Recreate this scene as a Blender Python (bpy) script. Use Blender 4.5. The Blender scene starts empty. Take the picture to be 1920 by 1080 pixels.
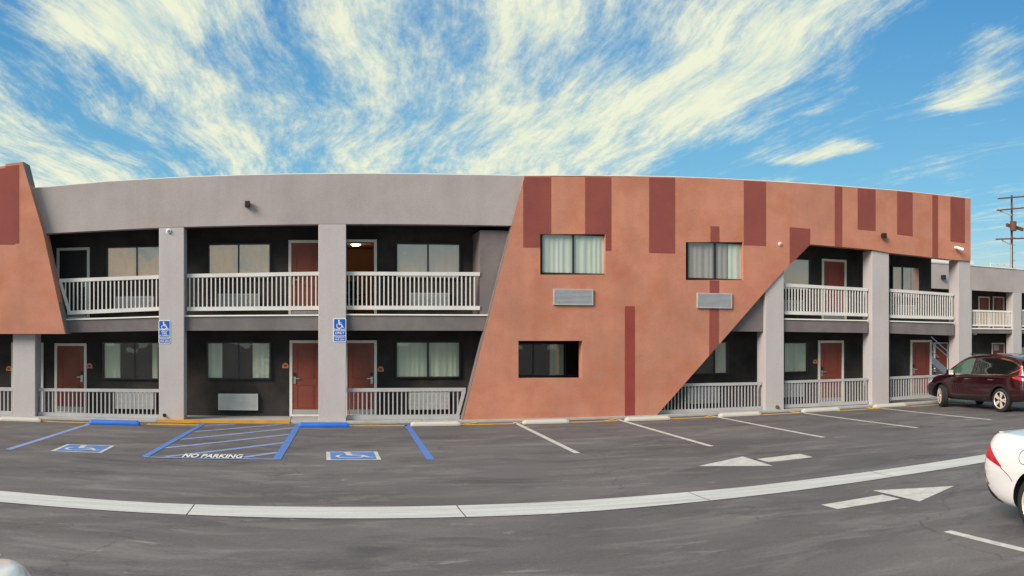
import bpy, bmesh, math, random
from mathutils import Vector, Matrix
from mathutils.bvhtree import BVHTree
from mathutils.geometry import tessellate_polygon
random.seed(7)
R = math.radians
SC = bpy.context.scene
COL = SC.collection

# ------------------------------------------------------------------ camera
F0, X0, YH, CH = 1635.0, 600.0, 633.3, 2.104      # pixels per radian, heading column, horizon row, eye height
cam_d = bpy.data.cameras.new('camera')
cam = bpy.data.objects.new('camera', cam_d); COL.objects.link(cam)
SC.camera = cam
SC.render.engine = 'CYCLES'
cam_d.type = 'PANO'
cam_d.panorama_type = 'CENTRAL_CYLINDRICAL'
cam_d.central_cylindrical_range_u_min = (0 - 960) / F0
cam_d.central_cylindrical_range_u_max = (1920 - 960) / F0
cam_d.central_cylindrical_range_v_min = (YH - 1080) / F0
cam_d.central_cylindrical_range_v_max = YH / F0
cam_d.central_cylindrical_radius = 1.0
cam_d.clip_start = 0.05
cam_d.clip_end = 3000
cam.location = (0, 0, CH)
cam.rotation_euler = (R(90), 0, -(960 - X0) / F0)

# ------------------------------------------------------------------ exposure, world, sun
SC.view_settings.view_transform = 'Standard'
SC.view_settings.look = 'None'
SC.view_settings.gamma = 1
SC.view_settings.use_curve_mapping = False
SC.view_settings.exposure = 0.55
SUN_EL, SUN_AZ = R(31), R(-121)       # azimuth clockwise from +Y: the veiled sun stands behind the camera, to its left

W = bpy.data.worlds.new('World'); SC.world = W; W.use_nodes = True
nt = W.node_tree; nt.nodes.clear()
def N(t, typ, **kw):
    n = t.nodes.new(typ)
    for k, v in kw.items():
        if k.startswith('i_'):
            key = k[2:]
            n.inputs[int(key) if key.isdigit() else key.replace('_', ' ')].default_value = v
        else: setattr(n, k, v)
    return n
def math_n(t, op, a, b=None, clamp=False):
    n = t.nodes.new('ShaderNodeMath'); n.operation = op; n.use_clamp = clamp
    for i, v in enumerate((a, b)):
        if v is None: continue
        if isinstance(v, (int, float)): n.inputs[i].default_value = v
        else: t.links.new(v, n.inputs[i])
    return n.outputs[0]
def build_world():
    t = nt; L = t.links.new
    tc = N(t, 'ShaderNodeTexCoord')
    sp = N(t, 'ShaderNodeSeparateXYZ'); L(tc.outputs['Generated'], sp.inputs[0])
    th = 0.061
    dx, dy, dz = sp.outputs
    ac = math_n(t, 'SUBTRACT', math_n(t, 'MULTIPLY', dx, math.cos(th)), math_n(t, 'MULTIPLY', dy, math.sin(th)))
    al = math_n(t, 'ADD', math_n(t, 'MULTIPLY', dx, math.sin(th)), math_n(t, 'MULTIPLY', dy, math.cos(th)))
    z = math_n(t, 'MAXIMUM', dz, 0.04)
    a = math_n(t, 'DIVIDE', ac, z); b = math_n(t, 'DIVIDE', al, z)
    cv = N(t, 'ShaderNodeCombineXYZ'); L(a, cv.inputs[0]); L(b, cv.inputs[1])
    # gentle warp of the cirrus sheet
    w = N(t, 'ShaderNodeTexNoise', noise_dimensions='2D'); w.inputs['Scale'].default_value = .45; w.inputs['Detail'].default_value = 1.5
    L(cv.outputs[0], w.inputs['Vector'])
    wo = math_n(t, 'MULTIPLY', math_n(t, 'SUBTRACT', w.outputs['Fac'], .5), .55)
    a2 = math_n(t, 'ADD', a, wo)
    rp = N(t, 'ShaderNodeValToRGB'); L(math_n(t, 'DIVIDE', math_n(t, 'ADD', a2, 3.0), 6.0, True), rp.inputs[0])
    pts = [(-3, .7), (-1.85, .75), (-1.5, .68), (-1.3, .30), (-1.0, .38), (-.75, .72), (-.42, .62), (-.27, .34), (-.02, .72), (.35, .74), (.7, .64), (1.05, .76), (1.36, .74), (1.6, .22), (1.9, .08), (2.2, .12), (2.5, .10), (3, .2)]
    cr = rp.color_ramp
    while len(cr.elements) < len(pts): cr.elements.new(.5)
    for e, (p, v) in zip(cr.elements, pts):
        e.position = (p + 3) / 6; e.color = (v, v, v, 1)
    def streak(sa, sb, detail, rough, dist):
        m = N(t, 'ShaderNodeMapping'); m.inputs['Scale'].default_value = (sa, sb, 1)
        c2 = N(t, 'ShaderNodeCombineXYZ'); L(a2, c2.inputs[0]); L(b, c2.inputs[1])
        L(c2.outputs[0], m.inputs['Vector'])
        n = N(t, 'ShaderNodeTexNoise', noise_dimensions='2D')
        n.inputs['Scale'].default_value = 1; n.inputs['Detail'].default_value = detail
        n.inputs['Roughness'].default_value = rough; n.inputs['Distortion'].default_value = dist
        L(m.outputs[0], n.inputs['Vector']); return n.outputs['Fac']
    s1 = streak(1.9, .42, 9, .62, .1)
    s2 = streak(7.5, 1.25, 9, .74, 0)
    n3 = N(t, 'ShaderNodeTexNoise'); n3.inputs['Scale'].default_value = 11; n3.inputs['Detail'].default_value = 10; n3.inputs['Roughness'].default_value = .78
    L(tc.outputs['Generated'], n3.inputs['Vector'])
    d = math_n(t, 'ADD', rp.outputs[0], math_n(t, 'MULTIPLY', math_n(t, 'SUBTRACT', s1, .5), 1.35))
    d = math_n(t, 'ADD', d, math_n(t, 'MULTIPLY', math_n(t, 'SUBTRACT', s2, .5), 1.05))
    d = math_n(t, 'ADD', d, math_n(t, 'MULTIPLY', math_n(t, 'SUBTRACT', n3.outputs['Fac'], .5), .75))
    def bank(p, q, w, amp):                                 # one long wisp lying on the cirrus sheet between p and q
        ln = math.hypot(q[0] - p[0], q[1] - p[1]); ux, uy = (q[0] - p[0]) / ln, (q[1] - p[1]) / ln
        ea = math_n(t, 'SUBTRACT', a2, p[0]); eb = math_n(t, 'SUBTRACT', b, p[1])
        u = math_n(t, 'ADD', math_n(t, 'MULTIPLY', ea, ux), math_n(t, 'MULTIPLY', eb, uy)); sd = math_n(t, 'SUBTRACT', math_n(t, 'MULTIPLY', ea, uy), math_n(t, 'MULTIPLY', eb, ux))
        over = math_n(t, 'MAXIMUM', math_n(t, 'SUBTRACT', math_n(t, 'ABSOLUTE', math_n(t, 'SUBTRACT', u, ln / 2)), ln / 2), 0.0)
        r2 = math_n(t, 'ADD', math_n(t, 'MULTIPLY', sd, sd), math_n(t, 'MULTIPLY', over, over))
        return math_n(t, 'MULTIPLY', math_n(t, 'EXPONENT', math_n(t, 'MULTIPLY', r2, -1 / (w * w))), amp)
    for bk in (((2.22, 2.95), (1.95, 2.2), .12, .5), ((2.30, 4.35), (2.42, 3.9), .17, .8), ((-.95, 2.7), (-.55, 2.6), .2, .3), ((1.75, 3.0), (1.82, 3.4), .06, .3)):
        d = math_n(t, 'ADD', d, bank(*bk))
    mr = N(t, 'ShaderNodeMapRange', interpolation_type='SMOOTHSTEP'); L(d, mr.inputs[0])
    mr.inputs[1].default_value = .16; mr.inputs[2].default_value = .98
    sky = N(t, 'ShaderNodeTexSky', sky_type='NISHITA'); sky.sun_disc = False
    sky.sun_elevation = SUN_EL; sky.sun_rotation = SUN_AZ
    sky.air_density = 1.0; sky.dust_density = .5; sky.ozone_density = 3
    hs = N(t, 'ShaderNodeHueSaturation'); hs.inputs['Saturation'].default_value = 1.1; hs.inputs['Value'].default_value = 1.0
    L(sky.outputs[0], hs.inputs['Color'])
    blue = N(t, 'ShaderNodeMix', data_type='RGBA'); blue.inputs[0].default_value = .75
    L(hs.outputs[0], blue.inputs[6])
    gr = N(t, 'ShaderNodeValToRGB'); L(math_n(t, 'MULTIPLY', dz, 2.2, True), gr.inputs[0])
    gr.color_ramp.elements[0].color = (1.15, 3.45, 4.7, 1); gr.color_ramp.elements[0].position = .3
    gr.color_ramp.elements[1].color = (.36, 1.95, 4.1, 1); gr.color_ramp.elements[1].position = .85
    L(gr.outputs[0], blue.inputs[7])
    cl = N(t, 'ShaderNodeValToRGB'); L(s2, cl.inputs[0])
    cl.color_ramp.elements[0].color = (4.0, 4.9, 4.6, 1); cl.color_ramp.elements[0].position = .36
    cl.color_ramp.elements[1].color = (5.9, 6.1, 4.7, 1); cl.color_ramp.elements[1].position = .6
    mx = N(t, 'ShaderNodeMix', data_type='RGBA'); L(mr.outputs[0], mx.inputs[0]); L(blue.outputs[2], mx.inputs[6]); L(cl.outputs[0], mx.inputs[7])
    hz = N(t, 'ShaderNodeMapRange', interpolation_type='SMOOTHSTEP'); L(dz, hz.inputs[0])
    hz.inputs[1].default_value = .02; hz.inputs[2].default_value = .15; hz.inputs[3].default_value = .7; hz.inputs[4].default_value = 0
    mh = N(t, 'ShaderNodeMix', data_type='RGBA'); L(hz.outputs[0], mh.inputs[0]); L(mx.outputs[2], mh.inputs[6]); mh.inputs[7].default_value = (4.9, 5.2, 4.2, 1); mx = mh
    bg = N(t, 'ShaderNodeBackground'); bg.inputs['Strength'].default_value = .1
    L(mx.outputs[2], bg.inputs[0])
    out = N(t, 'ShaderNodeOutputWorld'); L(bg.outputs[0], out.inputs[0])
build_world()

sun_d = bpy.data.lights.new('sun', 'SUN'); sun_d.energy = 3.2; sun_d.angle = R(30); sun_d.color = (1, .87, .76)
sun = bpy.data.objects.new('sun', sun_d); COL.objects.link(sun)
to_sun = Vector((math.sin(SUN_AZ) * math.cos(SUN_EL), math.cos(SUN_AZ) * math.cos(SUN_EL), math.sin(SUN_EL)))
sun.rotation_euler = to_sun.to_track_quat('Z', 'Y').to_euler()
sun.location = (-20, -20, 20)

# ------------------------------------------------------------------ materials
def pmat(name, col, rough=.7, metal=0, bump=0, bscale=60, mott=0, mscale=1.5, mcol=None, coat=0, spec=.5, streak=None, grit=0, bdist=.01, drip=0):
    m = bpy.data.materials.new(name); m.use_nodes = True
    t = m.node_tree; L = t.links.new
    b = t.nodes['Principled BSDF']
    b.inputs['Roughness'].default_value = rough; b.inputs['Metallic'].default_value = metal
    b.inputs['Coat Weight'].default_value = coat; b.inputs['Coat Roughness'].default_value = .04
    b.inputs['Specular IOR Level'].default_value = spec
    b.inputs['Base Color'].default_value = (*col, 1)
    src = None
    tc = N(t, 'ShaderNodeTexCoord')
    if mott or grit or streak:
        c = mcol or tuple(x * .6 for x in col)
        cur = None
        mp = N(t, 'ShaderNodeMapping'); L(tc.outputs['Object'], mp.inputs[0])
        if streak: mp.inputs['Scale'].default_value = streak
        n = N(t, 'ShaderNodeTexNoise'); n.inputs['Scale'].default_value = mscale; n.inputs['Detail'].default_value = 8; n.inputs['Roughness'].default_value = .62
        L(mp.outputs[0], n.inputs['Vector'])
        mr = N(t, 'ShaderNodeMapRange'); L(n.outputs['Fac'], mr.inputs[0]); mr.inputs[1].default_value = .38; mr.inputs[2].default_value = .68
        mr.inputs[4].default_value = mott
        mx = N(t, 'ShaderNodeMix', data_type='RGBA'); L(mr.outputs[0], mx.inputs[0]); mx.inputs[6].default_value = (*col, 1); mx.inputs[7].default_value = (*c, 1)
        cur = mx.outputs[2]
        if grit:
            g = N(t, 'ShaderNodeTexNoise'); g.inputs['Scale'].default_value = 45; g.inputs['Detail'].default_value = 5; g.inputs['Roughness'].default_value = .8
            L(tc.outputs['Object'], g.inputs['Vector'])
            mr2 = N(t, 'ShaderNodeMapRange'); L(g.outputs['Fac'], mr2.inputs[0]); mr2.inputs[1].default_value = .3; mr2.inputs[2].default_value = .7
            mr2.inputs[3].default_value = 1 - grit; mr2.inputs[4].default_value = 1 + grit
            vm = N(t, 'ShaderNodeVectorMath', operation='SCALE'); L(cur, vm.inputs[0]); L(mr2.outputs[0], vm.inputs['Scale']); cur = vm.outputs[0]
        if drip:                                            # rain streaks running down the plaster
            mp2 = N(t, 'ShaderNodeMapping'); mp2.inputs['Scale'].default_value = (2.6, 2.6, .35); L(tc.outputs['Object'], mp2.inputs[0])
            g = N(t, 'ShaderNodeTexNoise'); g.inputs['Scale'].default_value = 1; g.inputs['Detail'].default_value = 7; g.inputs['Roughness'].default_value = .6; L(mp2.outputs[0], g.inputs['Vector'])
            mr3 = N(t, 'ShaderNodeMapRange'); L(g.outputs['Fac'], mr3.inputs[0]); mr3.inputs[1].default_value = .45; mr3.inputs[2].default_value = .75
            mr3.inputs[3].default_value = 1; mr3.inputs[4].default_value = 1 - drip
            vm = N(t, 'ShaderNodeVectorMath', operation='SCALE'); L(cur, vm.inputs[0]); L(mr3.outputs[0], vm.inputs['Scale']); cur = vm.outputs[0]
        L(cur, b.inputs['Base Color'])
    if bump:
        n = N(t, 'ShaderNodeTexNoise'); n.inputs['Scale'].default_value = bscale; n.inputs['Detail'].default_value = 6
        L(tc.outputs['Object'], n.inputs['Vector'])
        bp = N(t, 'ShaderNodeBump'); bp.inputs['Strength'].default_value = bump; bp.inputs['Distance'].default_value = bdist
        L(n.outputs['Fac'], bp.inputs['Height']); L(bp.outputs[0], b.inputs['Normal'])
    return m
def emat(name, col, s):
    m = bpy.data.materials.new(name); m.use_nodes = True
    b = m.node_tree.nodes['Principled BSDF']; b.inputs['Base Color'].default_value = (*col, 1)
    b.inputs['Emission Color'].default_value = (*col, 1); b.inputs['Emission Strength'].default_value = s
    return m
def glass_mat(name, tint, refl=1.0, rc=(1, 1, 1)):
    m = bpy.data.materials.new(name); m.use_nodes = True
    t = m.node_tree; t.nodes.clear(); L = t.links.new
    lw = N(t, 'ShaderNodeLayerWeight'); lw.inputs[0].default_value = .5
    f = math_n(t, 'ADD', math_n(t, 'MULTIPLY', math_n(t, 'POWER', lw.outputs['Facing'], 5), .9), .04 * refl, True)
    tr = N(t, 'ShaderNodeBsdfTransparent'); tr.inputs[0].default_value = (*tint, 1)
    gl = N(t, 'ShaderNodeBsdfGlossy'); gl.inputs['Roughness'].default_value = .015; gl.inputs[0].default_value = (*rc, 1)
    tc = N(t, 'ShaderNodeTexCoord')
    n = N(t, 'ShaderNodeTexNoise'); n.inputs['Scale'].default_value = 1.3; n.inputs['Detail'].default_value = 2; L(tc.outputs['Object'], n.inputs['Vector'])
    bp = N(t, 'ShaderNodeBump'); bp.inputs['Strength'].default_value = .35; bp.inputs['Distance'].default_value = .02
    L(n.outputs[0], bp.inputs['Height']); L(bp.outputs[0], gl.inputs['Normal'])
    mx = N(t, 'ShaderNodeMixShader'); L(f, mx.inputs[0]); L(tr.outputs[0], mx.inputs[1]); L(gl.outputs[0], mx.inputs[2])
    o = N(t, 'ShaderNodeOutputMaterial'); L(mx.outputs[0], o.inputs[0])
    return m
def curtain_mat(name, col, dark):
    m = bpy.data.materials.new(name); m.use_nodes = True
    t = m.node_tree; L = t.links.new; b = t.nodes['Principled BSDF']; b.inputs['Roughness'].default_value = .9
    tc = N(t, 'ShaderNodeTexCoord'); mp = N(t, 'ShaderNodeMapping'); mp.inputs['Scale'].default_value = (5, 1, .6); L(tc.outputs['Object'], mp.inputs[0])
    n = N(t, 'ShaderNodeTexNoise'); n.inputs['Scale'].default_value = 1; n.inputs['Detail'].default_value = 3; L(mp.outputs[0], n.inputs['Vector'])
    mx = N(t, 'ShaderNodeMix', data_type='RGBA'); L(n.outputs[0], mx.inputs[0]); mx.inputs[6].default_value = (*dark, 1); mx.inputs[7].default_value = (*col, 1)
    L(mx.outputs[2], b.inputs['Base Color'])
    return m

M = {}
M['stucco_gray'] = pmat('stucco_gray', (.41, .365, .36), .9, bump=.45, bscale=45, mott=.8, mscale=.5, mcol=(.32, .285, .275), grit=.1, drip=.07)
M['stucco_column'] = pmat('stucco_column', (.47, .44, .445), .9, bump=.35, bscale=45, mott=.4, mscale=.8, mcol=(.40, .365, .36), grit=.1, drip=.07)
M['fascia'] = pmat('fascia', (.145, .125, .128), .85, bump=.3, bscale=40, mott=.8, mscale=1.2, mcol=(.21, .185, .18), grit=.1, drip=.07)
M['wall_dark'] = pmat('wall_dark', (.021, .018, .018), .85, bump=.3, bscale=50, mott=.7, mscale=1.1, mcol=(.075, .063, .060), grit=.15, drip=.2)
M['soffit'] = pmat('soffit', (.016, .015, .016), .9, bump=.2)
def orange():
    m = pmat('stucco_orange', (.545, .230, .147), .88, bump=.5, bscale=40, mott=.9, mscale=.7, mcol=(.40, .18, .12), grit=.1, drip=.09)
    t = m.node_tree; L = t.links.new; b = t.nodes['Principled BSDF']
    src = b.inputs['Base Color'].links[0].from_socket
    tc = N(t, 'ShaderNodeTexCoord'); mp = N(t, 'ShaderNodeMapping'); mp.inputs['Scale'].default_value = (.8, .8, 1.0); L(tc.outputs['Object'], mp.inputs[0])
    n = N(t, 'ShaderNodeTexNoise'); n.inputs['Scale'].default_value = 1.5; n.inputs['Detail'].default_value = 7; n.inputs['Roughness'].default_value = .6; n.inputs['Distortion'].default_value = .2
    L(mp.outputs[0], n.inputs['Vector'])
    mr = N(t, 'ShaderNodeMapRange'); L(n.outputs['Fac'], mr.inputs[0]); mr.inputs[1].default_value = .46; mr.inputs[2].default_value = .72; mr.inputs[4].default_value = .75
    mx = N(t, 'ShaderNodeMix', data_type='RGBA'); L(mr.outputs[0], mx.inputs[0]); L(src, mx.inputs[6]); mx.inputs[7].default_value = (.43, .145, .080, 1)
    L(mx.outputs[2], b.inputs['Base Color']); return m
M['stucco_orange'] = orange()
M['stripe_red'] = pmat('stripe_red', (.270, .066, .050), .88, bump=.35, bscale=40, mott=.8, mscale=.9, mcol=(.20, .052, .045), grit=.1, drip=.07)
M['stripe_bright'] = pmat('stripe_bright', (.27, .045, .035), .85, bump=.3, bscale=40, mott=.4, grit=.1)
M['white_paint'] = pmat('white_paint', (.82, .80, .72), .55, mott=.4, mscale=2, mcol=(.62, .60, .54))
M['rail_gray'] = pmat('rail_gray', (.42, .42, .43), .6, mott=.4, mscale=2)
M['rail_cream'] = pmat('rail_cream', (.68, .67, .64), .6, mott=.4, mscale=2)
M['door_red'] = pmat('door_red', (.25, .058, .036), .5, mott=.4, mscale=3)
M['doorway_shade'] = pmat('doorway_shade', (.012, .009, .009), .6)
M['metal'] = pmat('metal', (.55, .54, .52), .35, 1)
M['kick'] = pmat('kick', (.5, .5, .5), .45, .6)
M['window_frame'] = pmat('window_frame', (.018, .016, .015), .4)
M['unlit_black'] = pmat('unlit_black', (.010, .009, .009), .9)
M['room_wall'] = pmat('room_wall', (.20, .12, .07), .9, mott=.5, mscale=1)
M['glass'] = glass_mat('glass', (.95, .97, .95), 2.6)
M['glass_bronze'] = glass_mat('glass_bronze', (.9, .85, .75), 9, (1, .76, .68))
M['glass_mid'] = glass_mat('glass_mid', (.95, .97, .95), 3.2, (1, .93, .80))
M['curtain_green'] = curtain_mat('curtain_green', (.70, .76, .62), (.40, .48, .38))
M['curtain_cream'] = curtain_mat('curtain_cream', (.72, .61, .53), (.66, .56, .48))
M['curtain_gray'] = curtain_mat('curtain_gray', (.62, .66, .60), (.44, .49, .45))
M['reflection_gray'] = curtain_mat('reflection_gray', (.36, .31, .31), (.30, .26, .26))
M['ac_white'] = pmat('ac_white', (.60, .61, .60), .5, mott=.4, mscale=4)
M['ac_gray'] = pmat('ac_gray', (.42, .44, .46), .5, mott=.3, mscale=4)
M['black_plastic'] = pmat('black_plastic', (.012, .012, .012), .5)
M['concrete'] = pmat('concrete', (.42, .41, .40), .9, bump=.3, mott=.6, mscale=2, grit=.1)
M['curb_yellow'] = pmat('curb_yellow', (.62, .30, .02), .8, bump=.3, mott=.6, mscale=3, mcol=(.45, .2, .02), grit=.12)
M['paint_yellow'] = pmat('paint_yellow', (.70, .40, .03), .8, mott=.7, mscale=6, mcol=(.45, .28, .06), grit=.2)
M['paint_white'] = pmat('paint_white', (.60, .58, .54), .75, mott=.9, mscale=9, mcol=(.40, .38, .36), grit=.15)
M['paint_blue'] = pmat('paint_blue', (.085, .20, .54), .7, mott=.6, mscale=4, mcol=(.075, .16, .40), grit=.15)
M['paint_blue_worn'] = pmat('paint_blue_worn', (.24, .33, .62), .75, mott=.7, mscale=6, mcol=(.15, .18, .32), grit=.25)
M['stop_blue'] = pmat('stop_blue', (.012, .14, .62), .55, bump=.2, mott=.4, mscale=4)
M['stop_white'] = pmat('stop_white', (.50, .485, .44), .8, bump=.3, mott=.8, mscale=5, mcol=(.52, .48, .38), grit=.1)
M['sign_blue'] = pmat('sign_blue', (.006, .10, .50), .35, mott=.2, mscale=10)
M['sign_white'] = pmat('sign_white', (.78, .80, .76), .4)
M['plaque'] = pmat('plaque', (.62, .20, .08), .5)
M['gutter'] = pmat('gutter', (.58, .58, .565), .9, bump=.3, mott=.8, mscale=2.2, mcol=(.38, .37, .36), streak=(.25, 5, 1), grit=.14)
M['wood_pole'] = pmat('wood_pole', (.16, .065, .045), .9, mott=.5, mscale=2)
M['tyre'] = pmat('tyre', (.018, .018, .018), .85, bump=.2)
M['rim'] = pmat('rim', (.80, .72, .64), .32, .45)
M['rim_dark'] = pmat('rim_dark', (.03, .03, .03), .5, .5)
M['paint_maroon'] = pmat('paint_maroon', (.040, .007, .010), .18, .4, coat=1)
M['paint_car_white'] = pmat('paint_car_white', (.74, .725, .71), .28, 0, coat=1)
M['car_glass'] = pmat('car_glass', (.008, .011, .010), .03, 0, coat=1, spec=1)
M['car_glass_green'] = pmat('car_glass_green', (.05, .10, .07), .04, 0, coat=1, spec=1)
M['chrome'] = pmat('chrome', (.75, .68, .6), .18, 1)
M['light_red'] = pmat('light_red', (.50, .012, .025), .15, coat=1)
M['light_clear'] = pmat('light_clear', (.7, .65, .62), .1, coat=1)
M['stair_metal'] = pmat('stair_metal', (.42, .44, .47), .5)
M['shirt_dark'] = pmat('fabric_dark', (.012, .012, .016), .9)

def asphalt():
    m = bpy.data.materials.new('asphalt'); m.use_nodes = True
    t = m.node_tree; L = t.links.new; b = t.nodes['Principled BSDF']; b.inputs['Roughness'].default_value = .82
    tc = N(t, 'ShaderNodeTexCoord')
    def noise(sc, det, rough, scale=(1, 1, 1), dist=0):
        mp = N(t, 'ShaderNodeMapping'); mp.inputs['Scale'].default_value = scale; L(tc.outputs['Object'], mp.inputs[0])
        n = N(t, 'ShaderNodeTexNoise'); n.inputs['Scale'].default_value = sc; n.inputs['Detail'].default_value = det; n.inputs['Roughness'].default_value = rough; n.inputs['Distortion'].default_value = dist
        L(mp.outputs[0], n.inputs['Vector']); return n.outputs['Fac']
    def rng(s, a, b_, lo, hi):
        mr = N(t, 'ShaderNodeMapRange'); L(s, mr.inputs[0])
        for i, v in enumerate((a, b_, lo, hi)): mr.inputs[i + 1].default_value = v
        return mr.outputs[0]
    base = N(t, 'ShaderNodeMix', data_type='RGBA')
    L(rng(noise(.35, 6, .6, (.6, 1.4, 1), .8), .35, .68, 0, 1), base.inputs[0])
    base.inputs[6].default_value = (.090, .081, .084, 1); base.inputs[7].default_value = (.140, .128, .130, 1)
    st = N(t, 'ShaderNodeMix', data_type='RGBA'); L(rng(noise(1.1, 9, .7, (.45, 1.4, 1), .6),   .50, .70, 0, .75), st.inputs[0])
    L(base.outputs[2], st.inputs[6]); st.inputs[7].default_value = (.225, .203, .198, 1)
    dk = N(t, 'ShaderNodeMix', data_type='RGBA'); L(rng(noise(.75, 8, .65, (.5, 1.2, 1), .5), .54, .68, 0, .8), dk.inputs[0])
    L(st.outputs[2], dk.inputs[6]); dk.inputs[7].default_value = (.056, .050, .054, 1)
    sc = N(t, 'ShaderNodeMix', data_type='RGBA'); L(rng(noise(2.4, 9, .75, (.5, 1.4, 1), .5), .60, .72, 0, .7), sc.inputs[0])
    L(dk.outputs[2], sc.inputs[6]); sc.inputs[7].default_value = (.36, .34, .33, 1)
    # thin sealed cracks along wandering cell borders
    vp = N(t, 'ShaderNodeMapping'); L(tc.outputs['Object'], vp.inputs[0])
    wn = N(t, 'ShaderNodeTexNoise'); wn.inputs['Scale'].default_value = 1.4; wn.inputs['Detail'].default_value = 5; L(tc.outputs['Object'], wn.inputs['Vector'])
    va = N(t, 'ShaderNodeVectorMath', operation='SCALE'); L(wn.outputs['Color'], va.inputs[0]); va.inputs['Scale'].default_value = 1.2
    vb = N(t, 'ShaderNodeVectorMath', operation='ADD'); L(vp.outputs[0], vb.inputs[0]); L(va.outputs[0], vb.inputs[1])
    vo = N(t, 'ShaderNodeTexVoronoi', feature='DISTANCE_TO_EDGE'); vo.inputs['Scale'].default_value = .16; L(vb.outputs[0], vo.inputs['Vector'])
    oil = N(t, 'ShaderNodeMix', data_type='RGBA'); L(rng(noise(1.3, 3, .5, (1, 1, 1), .3), .70, .78, 0, .7), oil.inputs[0])
    L(sc.outputs[2], oil.inputs[6]); oil.inputs[7].default_value = (.035, .03, .03, 1); sc = oil
    ck = N(t, 'ShaderNodeMix', data_type='RGBA'); L(rng(vo.outputs['Distance'], 0, .004, .5, 0), ck.inputs[0])
    L(sc.outputs[2], ck.inputs[6]); ck.inputs[7].default_value = (.045, .04, .042, 1)
    g = noise(30, 8, .95)
    vm = N(t, 'ShaderNodeVectorMath', operation='SCALE'); L(ck.outputs[2], vm.inputs[0]); L(rng(g, .3, .7, .62, 1.38), vm.inputs['Scale'])
    L(vm.outputs[0], b.inputs['Base Color'])
    bp = N(t, 'ShaderNodeBump'); bp.inputs['Strength'].default_value = .5; bp.inputs['Distance'].default_value = .01; L(noise(60, 5, .7), bp.inputs['Height']); L(bp.outputs[0], b.inputs['Normal'])
    return m
M['asphalt'] = asphalt()

# ------------------------------------------------------------------ helpers
def G(x, y, h=CH + .06):                      # photo pixel -> point on the parking lot
    t = (x - X0) / F0; r = h * F0 / (y - YH); return Vector((r * math.sin(t), r * math.cos(t), -.06))
def P(x, y, Y):                               # photo pixel -> (X, Z) on the wall plane at depth Y
    t = (x - X0) / F0; return (Y * math.tan(t), CH - (y - YH) * Y / math.cos(t) / F0)
def PX(x, Y): return Y * math.tan((x - X0) / F0)
def interp(pts, x):
    if x <= pts[0][0]: return pts[0][1]
    for (a, b), (c, d) in zip(pts, pts[1:]):
        if x <= c: return b + (d - b) * (x - a) / (c - a)
    return pts[-1][1]

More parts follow.
